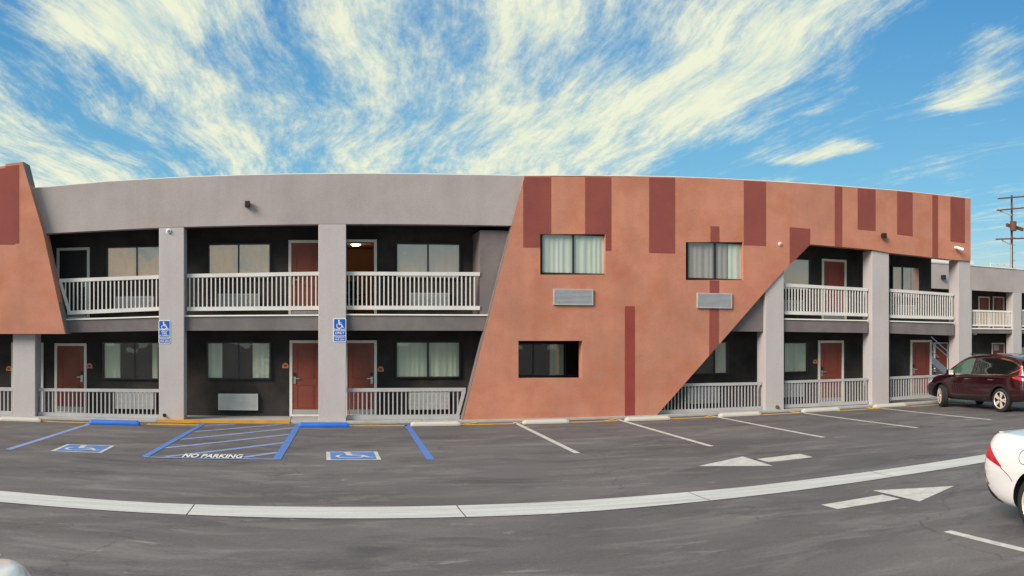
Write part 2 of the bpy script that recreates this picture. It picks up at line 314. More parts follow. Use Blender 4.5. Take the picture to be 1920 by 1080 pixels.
class MB:
    def __init__(s): s.v = []; s.f = []; s.m = []; s.mats = []
    def mi(s, mat):
        if mat not in s.mats: s.mats.append(mat)
        return s.mats.index(mat)
    def box(s, x0, x1, y0, y1, z0, z1, mat=None):
        b = len(s.v); s.v += [(x0, y0, z0), (x1, y0, z0), (x1, y1, z0), (x0, y1, z0), (x0, y0, z1), (x1, y0, z1), (x1, y1, z1), (x0, y1, z1)]
        s.add([(0, 3, 2, 1), (4, 5, 6, 7), (0, 1, 5, 4), (1, 2, 6, 5), (2, 3, 7, 6), (3, 0, 4, 7)], b, mat); return s
    def add(s, fs, b, mat):
        k = s.mi(mat) if mat else 0
        for f in fs: s.f.append(tuple(i + b for i in f)); s.m.append(k)
    def beam(s, p, q, w, h, mat=None, up=(0, 0, 1)):     # box along p-q
        p, q = Vector(p), Vector(q); d = (q - p).normalized(); u = Vector(up)
        sd = d.cross(u)
        if sd.length < 1e-4: sd = d.cross(Vector((0, 1, 0)))
        sd.normalize(); u = sd.cross(d).normalized()
        b = len(s.v)
        for c in (p, q):
            for a, e in ((-1, -1), (1, -1), (1, 1), (-1, 1)): s.v.append(tuple(c + sd * a * w / 2 + u * e * h / 2))
        s.add([(0, 1, 2, 3), (7, 6, 5, 4), (0, 4, 5, 1), (1, 5, 6, 2), (2, 6, 7, 3), (3, 7, 4, 0)], b, mat); return s
    def cyl(s, p, q, r0, r1=None, n=16, mat=None):
        r1 = r0 if r1 is None else r1; p, q = Vector(p), Vector(q); d = (q - p).normalized()
        a = d.orthogonal().normalized(); c = d.cross(a); b = len(s.v)
        for ce, r in ((p, r0), (q, r1)):
            for i in range(n):
                t = 2 * math.pi * i / n; s.v.append(tuple(ce + a * math.cos(t) * r + c * math.sin(t) * r))
        s.add([(i, (i + 1) % n, n + (i + 1) % n, n + i) for i in range(n)] + [tuple(range(n))[::-1], tuple(range(n, 2 * n))], b, mat); return s
    def lathe(s, prof, n=32, axis='x', c=(0, 0, 0), mat=None):
        b = len(s.v); k = len(prof)
        for i in range(n):
            t = 2 * math.pi * i / n
            for (a, r) in prof:
                if axis == 'x': s.v.append((c[0] + a, c[1] + r * math.cos(t), c[2] + r * math.sin(t)))
                elif axis == 'z': s.v.append((c[0] + r * math.cos(t), c[1] + r * math.sin(t), c[2] + a))
                else: s.v.append((c[0] + r * math.cos(t), c[1] + a, c[2] - r * math.sin(t)))
        s.add([(i * k + j, ((i + 1) % n) * k + j, ((i + 1) % n) * k + j + 1, i * k + j + 1) for i in range(n) for j in range(k - 1)], b, mat); return s
    def prism(s, poly, holes, y0, y1, mat=None):           # (x,z) outline with holes, between depths y0 (front) and y1
        loops = [poly] + list(holes); tri = tessellate_polygon([[Vector((x, z, 0)) for x, z in l] for l in loops])
        flat = [p for l in loops for p in l]; n = len(flat); b = len(s.v)
        for y in (y0, y1): s.v += [(x, y, z) for x, z in flat]
        fs = []
        for t in tri:
            a, c, d = (Vector((flat[i][0], flat[i][1])) for i in t)
            ccw = (c - a).cross(d - a) > 0
            t = tuple(t) if ccw else tuple(t)[::-1]
            fs.append(t); fs.append(tuple(i + n for i in t[::-1]))
        o = 0
        for l in loops:
            k = len(l); area = sum(l[i][0] * l[(i + 1) % k][1] - l[(i + 1) % k][0] * l[i][1] for i in range(k))
            out = (area > 0) == (l is poly)
            for i in range(k):
                a, c = o + i, o + (i + 1) % k
                fs.append((c, a, a + n, c + n) if out else (a, c, c + n, a + n))
            o += k
        s.add(fs, b, mat); return s
    def flat(s, poly, z, t=.0, mat=None):                  # horizontal sheet
        b = len(s.v); s.v += [(p[0], p[1], z) for p in poly]
        a = sum(poly[i][0] * poly[(i + 1) % len(poly)][1] - poly[(i + 1) % len(poly)][0] * poly[i][1] for i in range(len(poly)))
        f = tuple(range(len(poly))); s.add([f if a > 0 else f[::-1]], b, mat); return s
    def mesh(s, name, mat, smooth=False):
        me = bpy.data.meshes.new(name); me.from_pydata(s.v, [], s.f)
        if s.mats:
            for m_ in s.mats: me.materials.append(M[m_])
            me.polygons.foreach_set('material_index', s.m)
        elif mat: me.materials.append(M[mat])
        if smooth: me.polygons.foreach_set('use_smooth', [True] * len(s.f))
        me.update(); return me
    def build(s, name, mat=None, parent=None, smooth=False, bevel=0):
        o = link(name, s.mesh(name, mat, smooth), parent)
        if bevel:
            m_ = o.modifiers.new('bevel', 'BEVEL'); m_.width = bevel; m_.segments = 2; m_.limit_method = 'ANGLE'; m_.angle_limit = R(40)
        return o

def world_of(o):
    m = Matrix.Translation(o.location) @ o.rotation_euler.to_matrix().to_4x4() @ Matrix.Diagonal((*o.scale, 1))
    return world_of(o.parent) @ o.matrix_parent_inverse @ m if o.parent else m
def link(name, data, parent=None, keep=True):
    o = bpy.data.objects.new(name, data); COL.objects.link(o)
    if parent:
        o.parent = parent
        if keep: o.matrix_parent_inverse = world_of(parent).inverted()   # data is in world coordinates
    return o
def tag(o, label=None, cat=None, group=None, kind=None):
    if label: o['label'] = label
    if cat: o['category'] = cat
    if group: o['group'] = group
    if kind: o['kind'] = kind
    return o
def empty(name, loc, rz=0, parent=None):
    o = bpy.data.objects.new(name, None); COL.objects.link(o); o.location = loc; o.rotation_euler = (0, 0, rz); o.empty_display_size = .2
    return o
def text_mesh(s, size, extr=0.0, bold=.012):
    c = bpy.data.curves.new('txt', 'FONT'); c.body = s; c.size = size; c.align_x = 'CENTER'; c.align_y = 'BOTTOM_BASELINE'; c.extrude = extr; c.offset = size * bold; c.resolution_u = 3
    o = bpy.data.objects.new('txt', c); COL.objects.link(o)
    dg = bpy.context.evaluated_depsgraph_get(); me = bpy.data.meshes.new_from_object(o.evaluated_get(dg))
    bpy.data.objects.remove(o); me.name = 'lettering'; return me
def text_poly(s, size, M4):                              # verts/faces of a text laid out by matrix M4
    me = text_mesh(s, size); vs = [tuple(M4 @ v.co) for v in me.vertices]; fs = [tuple(p.vertices) for p in me.polygons]
    return vs, fs
def stroke(mb, pts, w, fn, mat=None):                    # flat 2D stroke mapped by fn
    pts = [Vector(p) for p in pts]; k = len(mb.v); m = len(pts)
    for i, p in enumerate(pts):
        d0 = (pts[i] - pts[i - 1]).normalized() if i else None; d1 = (pts[i + 1] - pts[i]).normalized() if i < m - 1 else None
        n0 = Vector((-(d0 or d1).y, (d0 or d1).x)); n1 = Vector((-(d1 or d0).y, (d1 or d0).x)); n = (n0 + n1).normalized(); n = n * (w / 2 / max(.4, n.dot(n0)))
        mb.v += [tuple(fn(*(p + n))), tuple(fn(*(p - n)))]
    mb.add([(2 * i, 2 * i + 1, 2 * i + 3, 2 * i + 2) for i in range(m - 1)], k, mat)
def disc(mb, c, r, fn, n=20, mat=None):
    k = len(mb.v); mb.v += [tuple(fn(c[0] + r * math.cos(2 * math.pi * i / n), c[1] + r * math.sin(2 * math.pi * i / n))) for i in range(n)]; mb.add([tuple(range(n))], k, mat)
def wheelchair(mb, fn, mat=None):                        # access symbol in a unit square, origin at its centre
    disc(mb, (-.10, .40), .085, fn, mat=mat)
    # strokes overlap slightly: give each its own tiny lift through fn's third argument
    stroke(mb, [(-.09, .30), (-.06, -.02)], .13, lambda x, y: fn(x, y, 1), mat)
    stroke(mb, [(-.06, -.02), (.20, -.02), (.32, -.32)], .09, lambda x, y: fn(x, y, 2), mat)
    stroke(mb, [(.32, -.34), (.43, -.30)], .07, lambda x, y: fn(x, y, 3), mat)
    stroke(mb, [(-.06, .14), (.17, .14)], .07, lambda x, y: fn(x, y, 4), mat)
    arc = [(-.06 + .27 * math.cos(a), -.17 + .27 * math.sin(a)) for a in [R(128 + i * 12) for i in range(20)]]
    stroke(mb, arc, .075, lambda x, y: fn(x, y, 5), mat)

# ------------------------------------------------------------------ ground
lot = MB().flat([(-700, -700), (700, -700), (700, 900), (-700, 900)], -.06).build('parking_lot', 'asphalt'); tag(lot, kind='structure')
def mark(name, polys, mat, z=-.056):
    mb = MB()
    for p in polys: mb.flat(p, z)
    return mb.build(name, mat, lot)
def line(name, a, b, w, mat, z=-.056):
    a, b = Vector(a[:2]), Vector(b[:2]); d = (b - a).normalized(); n = Vector((-d.y, d.x)) * w / 2
    return mark(name, [[a - n, b - n, b + n, a + n]], mat, z)
YE = 21.72
line('parking_line', (-5.71, 21.3), (-5.91, 15.8), .14, 'paint_blue_worn')
line('parking_line', (2.16, 21.64), (1.96, 15.35), .14, 'paint_blue')
for xa, xb, yb in ((4.93, 4.75, 15.62), (7.73, 7.54, 15.65), (10.48, 10.33, 15.85), (13.2, 13.24, 16.2), (16.02, 16.0, 16.5), (19.0, 18.95, 16.6), (-8.6, -8.7, 15.7), (21.8, 21.75, 16.6)):
    line('parking_line', (xa, 21.75), (xb, yb), .12, 'paint_white')
line('parking_line', (6.42, 7.33), (6.40, 2.6), .115, 'paint_white')
for x in (3.6, .8, 9.3): line('parking_line', (x, 7.3 if x > 9 else 2.9), (x, -2 if x < 9 else 2.6), .115, 'paint_white')
# access aisle
line('parking_line', (-2.92, 21.72), (-3.16, 15.5), .135, 'paint_blue', -.052)
line('parking_line', (-.53, 21.72), (-.77, 15.4), .15, 'paint_blue', -.052)
line('parking_line', (-3.16, 15.44), (-.77, 15.44), .10, 'paint_blue_worn', -.048)
for a, b in (((-2.85, 21.3), (-2.1, 21.72)), ((-2.87, 19.87), (-1.0, 21.70)), ((-2.95, 18.31), (-.62, 20.95)), ((-3.02, 16.85), (-.66, 19.55)), ((-2.79, 15.6), (-.70, 18.0)), ((-1.4, 15.68), (-.78, 16.46))):
    line('hatch_line', a, b, .15, 'paint_blue_worn')
def no_parking():
    mb = MB()
    me = text_mesh('NO PARKING', .30, bold=.035); xs_ = [v.co.x for v in me.vertices]; ys_ = [v.co.y for v in me.vertices]
    sx = 1.08 / (max(xs_) - min(xs_)); sy = .50 / (max(ys_) - min(ys_))
    mb.v += [(-1.94 + (v.co.x - (max(xs_) + min(xs_)) / 2) * sx, 15.52 + v.co.y * sy, -.044) for v in me.vertices]; mb.add([tuple(p.vertices) for p in me.polygons], 0, None)
    mb.build('lettering', 'sign_white', lot)
no_parking()
def access_mat(cx, cy, w, h):
    mb = MB(); mb.flat([(cx - w / 2, cy - h / 2), (cx + w / 2, cy - h / 2), (cx + w / 2, cy + h / 2), (cx - w / 2, cy + h / 2)], -.054, mat='paint_white')
    b = .075
    mb.flat([(cx - w / 2 + b, cy - h / 2 + b), (cx + w / 2 - b, cy - h / 2 + b), (cx + w / 2 - b, cy + h / 2 - b), (cx - w / 2 + b, cy + h / 2 - b)], -.051, mat='paint_blue')
    s = .78
    wheelchair(mb, lambda x, y, k=0: (cx + x * s * w * 1.15, cy + y * s * h, -.047 + k * .0008), 'paint_white')
    for sx in (-1, 1): pass
    mb.build('access_symbol', None, lot)
access_mat(-4.56, 16.4, 1.0, 1.12); access_mat(.60, 15.95, .97, 1.12)
# arrows
mark('lane_arrow', [[(6.18, 13.33), (7.30, 12.78), (7.40, 14.05)], [(7.46, 13.19), (8.46, 13.33), (8.49, 13.84), (7.46, 13.64)]], 'paint_white')
mark('lane_arrow', [[(8.45, 9.5), (7.31, 9.95), (7.31, 8.90)], [(6.15, 9.12), (7.22, 9.20), (7.22, 9.60), (6.13, 9.47)]], 'paint_white')
# drainage gutter of cast concrete slabs
gut = empty('concrete_gutter', (0, 10.8, -.05)); tag(gut, kind='structure')
gt = [(-30, 12.1), (-4.4, 11.48), (-2.4, 11.2), (0, 11.12), (3, 11.05), (6, 11.15), (9, 11.42), (12, 11.75), (30, 13.6)]
gb = [(-30, 11.3), (-4.4, 10.72), (-2.4, 10.55), (0, 10.42), (3, 10.30), (6, 10.48), (9, 10.78), (12, 11.1), (30, 12.9)]
xs = [-30, -26, -22, -18, -14, -10, -6.6, -4.6, -1.62, 1.75, 5.0, 8.3, 11.6, 15, 19, 24, 30]
for xa, xb in zip(xs, xs[1:]):
    mb = MB(); k = 6; xa2, xb2 = xa + .008, xb - .008
    for i in range(k):
        u, v = xa2 + (xb2 - xa2) * i / k, xa2 + (xb2 - xa2) * (i + 1) / k
        t0, t1, b0, b1 = interp(gt, u), interp(gt, v), interp(gb, u), interp(gb, v); n = len(mb.v)
        for (x, t_, b_) in ((u, t0, b0), (v, t1, b1)):
            mb.v += [(x, b_, -.052), (x, (t_ + b_) / 2, -.0565), (x, t_, -.052)]
        mb.add([(0, 3, 4, 1), (1, 4, 5, 2)], n, None)
    mb.build('gutter_slab', 'gutter', gut)

# walkway slab with painted curb, in front of and under the motel
FP = 22.1       # facade plane
BP = 23.4       # recessed wall plane
walk = MB()
WX = [-15, -9.1, -4.95, -.73, 12, 16, 20.6, 27]
walkway = empty('walkway', (0, 22.7, 0)); tag(walkway, kind='structure')
for xa, xb in zip([-15, -11.6, -8.3, -4.16, -.75, 2.6, 6, 9.4, 12.8, 16.2, 20.0], [-11.6, -8.3, -4.16, -.75, 2.6, 6, 9.4, 12.8, 16.2, 20.0, 26]):
    MB().box(xa + .004, xb - .004, 21.98, BP + .02 if xa < 19.9 else 34, -.2, 0).build('walkway_slab', 'concrete', walkway, bevel=.012)
for xa, xb in ((-4.16, -3.05), (-3.045, -1.95), (-1.945, -.76)):
    mb = MB(); mb.box(xa, xb, 21.955, 21.978, -.06, .006); mb.box(xa, xb, 21.978, 22.16, .001, .006)
    mb.build('painted_curb', 'curb_yellow', walkway)
# yellow lines along the wheel stops
seg = [(-8, -5.6), (-4.3, -2.95), (.72, 2.15), (3.4, 4.9), (6.1, 7.6), (8.75, 10.4), (11.5, 13.2), (14.4, 16.0), (17.2, 18.7)]
for a, b in seg: line('yellow_line', (a, 21.38), (b, 21.40), .20, 'paint_yellow')
for x, dx, w in ((-6.6, -1.2, .06), (-4.2, 1.0, .06), (.75, 1.2, .06), (3.5, .5, .10), (4.95, .35, .10), (7.2, .55, .10), (10.1, .45, .10), (13.0, .12, .14), (15.75, .12, .14), (17.15, .1, .14), (18.6, .12, .14)):
    line('yellow_line', (x, 21.40), (x + dx, 21.9), w, 'paint_yellow', -.052)

# ------------------------------------------------------------------ motel
motel = empty('motel_building', (4, 23, 0))
tag(motel, 'two-storey gray motel with open galleries, slanted orange walls and dark red stripes', 'motel')
roofpts = [(-15, 5.95), (-7.58, 6.10), (-5.52, 6.18), (-3.48, 6.22), (-.95, 6.25), (1.35, 6.27), (3.68, 6.29), (5.23, 6.32), (9.52, 6.54), (12.47, 6.66), (14.71, 6.74), (17.61, 6.84), (20.43, 6.91)]
soff = [(-15, 4.78), (-7.25, 4.88), (-4.33, 4.94), (-.04, 4.985), (5.0, 4.99)]
XR = PX(1820, FP)
# parapet over the gray galleries (butts against the orange wall)
edge_top = P(983, 331, FP); edge_sof = P(957, 423, FP)
poly = [(x, z) for x, z in roofpts if x < edge_top[0]] + [(edge_top[0], 6.31), (edge_sof[0] + .06, edge_sof[1])] + [(-.04, 4.985), (-4.33, 4.94), (-7.25, 4.88), (-15, 4.78)]
MB().prism(poly[::-1], [], FP, FP + .28).build('parapet', 'stucco_gray', motel)
# parapet cap along the roof
cap = MB()
for (xa, za), (xb, zb) in zip(roofpts, roofpts[1:]):
    cap.beam((xa, FP + .16, za + .010), (xb, FP + .16, zb + .010), .30, .02)
cap.build('roof_cap', 'white_paint', motel)
# columns
def column(x0, x1, ztop, y0=FP, d=.5):
    return MB().box(x0, x1, y0, y0 + d, -.02, ztop).build('column', 'stucco_column', motel, bevel=.012)
cols = [(-13.3, -12.6, 4.80), (-9.1, -8.42, 2.6), (-4.94, -4.264, 4.93), (-.733 + .69 - .0, .65, 4.983), (PX(1435, FP), PX(1470, FP), 4.9), (PX(1635, FP), PX(1667, FP), 4.86), (PX(1797, FP), PX(1819.5, FP), 4.78)]
cols[1] = (PX(24, FP), PX(66, FP), 4.85); cols[2] = (PX(298, FP), PX(345, FP), 4.938); cols[3] = (PX(597, FP), PX(649, FP), 4.982)
sft_r = [(P(x, y, FP)) for x, y in ((1520, 458), (1635, 468.5), (1668, 473), (1785, 486.5), (1820, 489))]
for c in cols[:4]: column(*c)
column(cols[4][0], cols[4][1], 4.86, FP + .003)
for c in cols[5:]: column(c[0], c[1], interp(sft_r, (c[0] + c[1]) / 2) - .004)
# column behind the orange diagonal keeps going up behind the wall
# orange wall with its slanted edges and window openings
OP = FP - .06
def rect(x0, y0, x1, y1, Y): return [P(x0, y1, Y), P(x1, y1, Y), P(x1, y0, Y), P(x0, y0, Y)]
top = [(983, 331), (1100, 331), (1265, 332), (1350, 335), (1440, 340), (1560, 348), (1700, 359), (1820, 372)]
outer = [P(*p, OP) for p in [(868, 788)] + top + [(1820, 489), (1785, 487), (1668, 474), (1635, 468), (1520, 458), (1458, 520), (1350, 644), (1231, 779), (1050, 784)]]
h1 = rect(1013, 439, 1135, 515, OP); h2 = rect(1286, 454, 1393, 525, OP); h3 = rect(972, 639, 1092, 709, OP)
MB().prism(outer, [h1[::-1], h2[::-1], h3[::-1]], OP, FP + .27).build('orange_wall', 'stucco_orange', motel)
# gray return along the slanted left edge
e0, e1 = P(868, 788, OP), P(983, 331, OP)
MB().beam((e0[0] - .014, FP + .118, max(e0[1], 0)), (e1[0] - .014, FP + .118, e1[1] - .1), .34, .02, up=(0, 0, 1)).build('edge_trim', 'fascia', motel)
# left orange wedge, standing proud
WP = 21.85
wedge = [P(*p, WP) for p in [(-190, 626), (122, 626), (81, 437), (42, 303.5), (10, 307.5)]] + [P(10, 311, WP), (P(-190, 340, WP))]
MB().prism(wedge, [], WP, FP + .26).build('orange_wall', 'stucco_orange', motel)
tp = P(42, 303.5, WP); tq = P(122, 626, WP)
MB().beam((tp[0] + .016, (WP + FP + .27) / 2 + .01, tp[1]), (tq[0] + .016, (WP + FP + .27) / 2 + .01, tq[1]), FP + .27 - WP, .022).build('edge_trim', 'fascia', motel)
MB().prism([P(-40, 458.5, WP), P(28, 458.5, WP), P(28, 456.5, WP), P(35.5, 456, WP), P(35.5, 309, WP), P(10, 312, WP), P(10, 315, WP), P(-40, 322, WP)], [], WP - .006, WP + .004).build('stripe', 'stripe_red', motel)
# dark red stripes
def stripe(pts, mat='stripe_red'):
    MB().prism([P(*p, OP) for p in pts], [], OP - .006, OP + .004).build('stripe', mat, motel)
def ty(x): return interp(top, x) + 1.2
def srect(x0, x1, yb0, yb1, yt=None): stripe([(x0, yb0), (x1, yb1), (x1, ty(x1) if yt is None else yt), (x0, ty(x0) if yt is None else yt)])
stripe([(981, 464), (1012.5, 464), (1012.5, 438.5), (1033, 439), (1033, ty(1033)), (984, ty(984)), (981, 342)])
stripe([(1097, 438.5), (1135.5, 438.5), (1135.5, 470), (1146, 470), (1146, ty(1146)), (1097, ty(1097))])
srect(1217, 1265.5, 474, 475); srect(1394.5, 1436, 459.5, 461)
stripe([(1332, 453), (1348.5, 453.5), (1348.5, 424.5), (1332, 424)])
stripe([(1329.5, 667.5), (1347.5, 646.5), (1348.2, 526), (1330.5, 525.6)])
stripe([(1480.5, 495.8), (1518.5, 459.0), (1519, 429), (1480.5, 426)])
srect(1565, 1579, 461.3, 462.3); srect(1608, 1641.5, 430, 433); srect(1682, 1711, 439.5, 443); srect(1748, 1758.5, 482, 483); srect(1782, 1809, 452.5, 456)
stripe([(1171.5, 779.3), (1190, 778.5), (1190, 574), (1171.5, 574)], 'stripe_bright')
# recessed walls
u2 = rect(651, 455, 701, 590, BP); dh = [(u2[0][0], 2.66), (u2[1][0], 2.66), u2[2], u2[3]]
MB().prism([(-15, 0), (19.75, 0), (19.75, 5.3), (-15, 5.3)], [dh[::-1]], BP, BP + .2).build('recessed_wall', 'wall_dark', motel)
# floor slab of the gallery, ceilings, roof
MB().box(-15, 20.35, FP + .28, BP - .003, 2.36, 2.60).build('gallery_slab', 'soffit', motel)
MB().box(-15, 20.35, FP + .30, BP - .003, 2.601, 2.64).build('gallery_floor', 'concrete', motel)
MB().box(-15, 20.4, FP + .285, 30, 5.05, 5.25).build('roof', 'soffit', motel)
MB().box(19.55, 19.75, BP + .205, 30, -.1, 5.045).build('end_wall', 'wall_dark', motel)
MB().box(-15, -14.8, BP + .205, 30, -.1, 5.045).build('end_wall', 'stucco_gray', motel)
MB().box(-14.79, 19.54, 29.8, 30, -.1, 5.045).build('rear_wall', 'stucco_gray', motel)
# fascia beams between the columns with a cream drip lip
slabpx = [(60, 599), (120, 598), (297, 592.5), (352, 591), (597, 589.5), (650, 588.5), (912, 589.5), (1235, 593), (1475, 597), (1620, 600), (1668, 601), (1785, 604.5)]
fasbot = [(60, 625), (297, 620), (597, 619.5), (910, 620), (1395, 621.5), (1475, 622), (1620, 624), (1668, 625), (1785, 629)]
FY = FP + .12
for a, b in ((26, 306), (345, 597), (649, 935), (1470, 1627), (1667, 1789)):
    n = 3; xs_ = [a + (b - a) * i / n for i in range(n + 1)]
    topz = [P(x, interp(slabpx, x) + 2.6, FY) for x in xs_]; botz = [P(x, interp(fasbot, x), FY) for x in xs_]
    MB().prism(botz + topz[::-1], [], FY, FP + .275).build('fascia', 'fascia', motel)
    lip = [P(x, interp(slabpx, x), FY - .03) for x in xs_]
    MB().prism([(x, z - .035) for x, z in lip] + lip[::-1], [], FY - .035, FP + .29).build('slab_lip', 'white_paint', motel)
# gray pier right of the third gallery bay
pl = P(900, 428, FP + .2)[0]
MB().box(pl, 6.2, FP + .2, BP - .005, 2.65, 4.90).build('pier', 'fascia', motel)
# closed gray panel between the orange diagonal and the next column
MB().box(P(1225, 600, FY)[0], P(1434, 600, FY)[0], FY, FP + .275, P(1400, 621.5, FY)[1], 4.9).build('fascia', 'fascia', motel)
# upper rooms behind the orange wall
MB().box(6.25, 11.1, FP + .6, FP + .7, 2.65, 5.04).build('partition', 'unlit_black', motel)

# ---- windows
def window(px0, y0, px1, y1, Y, mull, curt, parent=motel, open_=False, name='window', glass='glass'):
    """Frame, two panes with real gap and curtains behind; the assembly stands on the wall plane Y."""
    (xa, za), (xb, zb) = P(px0, y1, Y), P(px1, y0, Y); (_, zc) = P(px1, y1, Y); (_, zd) = P(px0, y0, Y)
    z0 = (za + zc) / 2; z1 = (zb + zd) / 2; t = .038
    xm = [PX(m_, Y) for m_ in mull]; D = .09
    fr = MB()
    fr.box(xa, xb, Y - D, Y - .002, z1 - t, z1); fr.box(xa, xb, Y - D, Y - .002, z0, z0 + t)
    fr.box(xa, xa + t, Y - D, Y - .002, z0 + t, z1 - t); fr.box(xb - t, xb, Y - D, Y - .002, z0 + t, z1 - t)
    for m_ in xm: fr.box(m_ - t * .55, m_ + t * .55, Y - D + .01, Y - .002, z0 + t, z1 - t)
    w = fr.build(name, 'window_frame', parent)
    MB().box(xa + t, xb - t, Y - .012, Y - .004, z0 + t, z1 - t).build('dark_room_sheet', 'unlit_black', w)  # flat black sheet paints the darkness of the unlit room
    edges = [xa + t] + xm + [xb - t]
    for i, (u, v) in enumerate(zip(edges, edges[1:])):
        a_ = u + (t * .55 if i else 0); b_ = v - (t * .55 if i < len(edges) - 2 else 0); yy = Y - (.068 if i % 2 else .056)
        mb = MB(); mb.v = [(a_, yy, z0 + t), (b_, yy, z0 + t), (b_, yy, z1 - t), (a_, yy, z1 - t)]; mb.add([(0, 1, 2, 3)], 0, None)
        mb.build('pane', glass, w)
    for (c0, c1, mat) in curt:
        ca = max(PX(c0, Y), xa + t + .003); cb = min(PX(c1, Y), xb - t - .003); mb = MB(); n = max(8, int((cb - ca) / .022))
        for i in range(n + 1):
            x = ca + (cb - ca) * i / n; y = Y - .028 + .011 * math.sin(i * .9 + 1.3 * math.sin(i * .21 + c0)) * .7 + .006 * math.sin(i * .37 + c0)
            mb.v += [(x, y, z0 + t + .002), (x, y, z1 - t - .002)]
        mb.add([(2 * i, 2 * i + 2, 2 * i + 3, 2 * i + 1) for i in range(n)], 0, None)
        mb.build('curtain', mat, w, smooth=True)
    return w
cg, cc, ck = 'curtain_green', 'curtain_cream', 'curtain_gray'
BW = BP
window(193, 641, 312, 711.5, BW, [254], [(197, 226, cg), (286, 296, cg)])
window(388, 641, 508.5, 711, BW, [448], [(391, 417, cg), (474, 505, cg)])
window(741.5, 640, 862.5, 708.5, BW, [802], [(743, 800, cg), (804, 861, cg)])
window(1438, 641.5, 1513, 699, BW, [1468], [(1469, 1510, cg)])
window(1262, 640, 1364, 702, BW, [1338], [(1340, 1360, cg)])
window(201, 462, 316, 524, BW, [258], [(202, 257, cc), (259, 314, cc)], glass='glass_bronze')
window(391, 457, 508, 523, BW, [448], [(392, 447, cc), (449, 507, cc)], glass='glass_bronze')
window(742, 456.5, 862.5, 523, BW, [802], [(743, 801, cc), (803, 861, cc)], glass='glass_bronze')
window(1438, 484, 1516.5, 545, BW, [1466], [(1440, 1465, cc), (1467, 1515, cc)], glass='glass_bronze')
window(1670, 500, 1723, 560, BW, [1690], [(1671, 1689, cc), (1691, 1705, cg), (1709, 1722, cc)], glass='glass_bronze')
window(1013, 439, 1135, 515, FP + .10, [1073.5], [(1014, 1072, ck), (1075, 1134, ck)], glass='glass_mid')
window(1286, 454, 1393, 525, FP + .10, [1339], [(1287, 1337, 'reflection_gray'), (1341, 1363, 'reflection_gray'), (1364, 1392, ck)], glass='glass_mid')  # gray sheets paint the glass reflection; only the last is a curtain
window(956, 643, 1086, 706, BW, [999, 1059], [(1030, 1056, cg), (958, 964, cg)])
# backing closes the wall thickness behind the two flush windows
for (a, b, c, d) in ((1010, 436, 1138, 518), (1283, 451, 1396, 528)):
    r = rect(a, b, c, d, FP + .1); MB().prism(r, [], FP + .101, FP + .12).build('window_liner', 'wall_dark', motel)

# ---- doors
def door(px0, px1, ytop, Y, z0, mat='door_red', handle='right', parent=motel, open_=False, kick=True, num=True):
    xa, zt = P(px0, ytop, Y); xb = PX(px1, Y); t = .075; D = .05
    fr = MB(); fr.box(xa, xa + t, Y - D, Y - .002, z0, zt - t); fr.box(xb - t, xb, Y - D, Y - .002, z0, zt - t); fr.box(xa, xb, Y - D, Y - .002, zt - t, zt)
    if not open_: fr.box(xa + t, xb - t, Y - D - .01, Y - .002, z0, z0 + .05)
    w = fr.build('door', 'white_paint', parent, bevel=.006)
    if open_: return w
    a, b = xa + t + .004, xb - t - .004; h = zt - t - .004; yl = Y - .024
    d = MB(); zb = z0 + .052
    d.box(a, b, yl, Y - .003, zb, h, mat)
    ww = b - a; s = .13 * ww / .8
    for (u, v) in ((zb + .14, zb + (h - zb) * .42), (zb + (h - zb) * .50, h - .13)):   # raised mouldings round two sunk panels
        for q in ((a + s, b - s, v - .02, v), (a + s, b - s, u, u + .02), (a + s, a + s + .02, u + .02, v - .02), (b - s - .02, b - s, u + .02, v - .02)):
            d.box(q[0], q[1], yl - .012, yl, q[2], q[3], mat)
        d.box(a + s + .05, b - s - .05, yl - .007, yl, u + .05, v - .05, mat)
    d.build('door_panel', None, w)
    if kick: MB().box(a + .01, b - .01, yl - .018, yl - .013, zb + .004, zb + .13).build('kick_plate', 'kick', w)
    hx = b - .06 if handle == 'right' else a + .06; sg = -1 if handle == 'right' else 1
    hz = z0 + 1.0
    m_ = MB(); m_.box(hx - .028, hx + .028, yl - .03, yl, hz - .13, hz + .06, 'metal'); m_.box(min(hx, hx + sg * .13), max(hx, hx + sg * .13), yl - .065, yl - .045, hz + .0, hz + .024, 'metal')
    m_.cyl((hx, yl - .05, hz + .012), (hx, yl, hz + .012), .012, n=8, mat='metal'); m_.box(hx - .026, hx + .026, yl - .035, yl, hz + .08, hz + .17, 'black_plastic')
    m_.build('handle', None, w)
    return w
ZU = 2.642
door(103, 163, 643.5, BP, 0); door(22, 82, 642, BP, 0)
door(543, 603, 638, BP, 0, handle='left'); door(646, 706.5, 638, BP, 0)
door(1533, 1581, 638.5, BP, 0, handle='left'); door(1706, 1745.5, 637.5, BP, 0, handle='left', num=False)
door(107, 168.5, 465.5, BP, ZU, 'doorway_shade'); door(541, 602, 450.5, BP, ZU, handle='left')  # first panel is near-black, painted as the dark of an open doorway
door(644, 706.5, 449, BP, ZU, open_=True)
door(1540, 1586, 485, BP, ZU, handle='left')
door(-165, -105, 643, BP, 0)
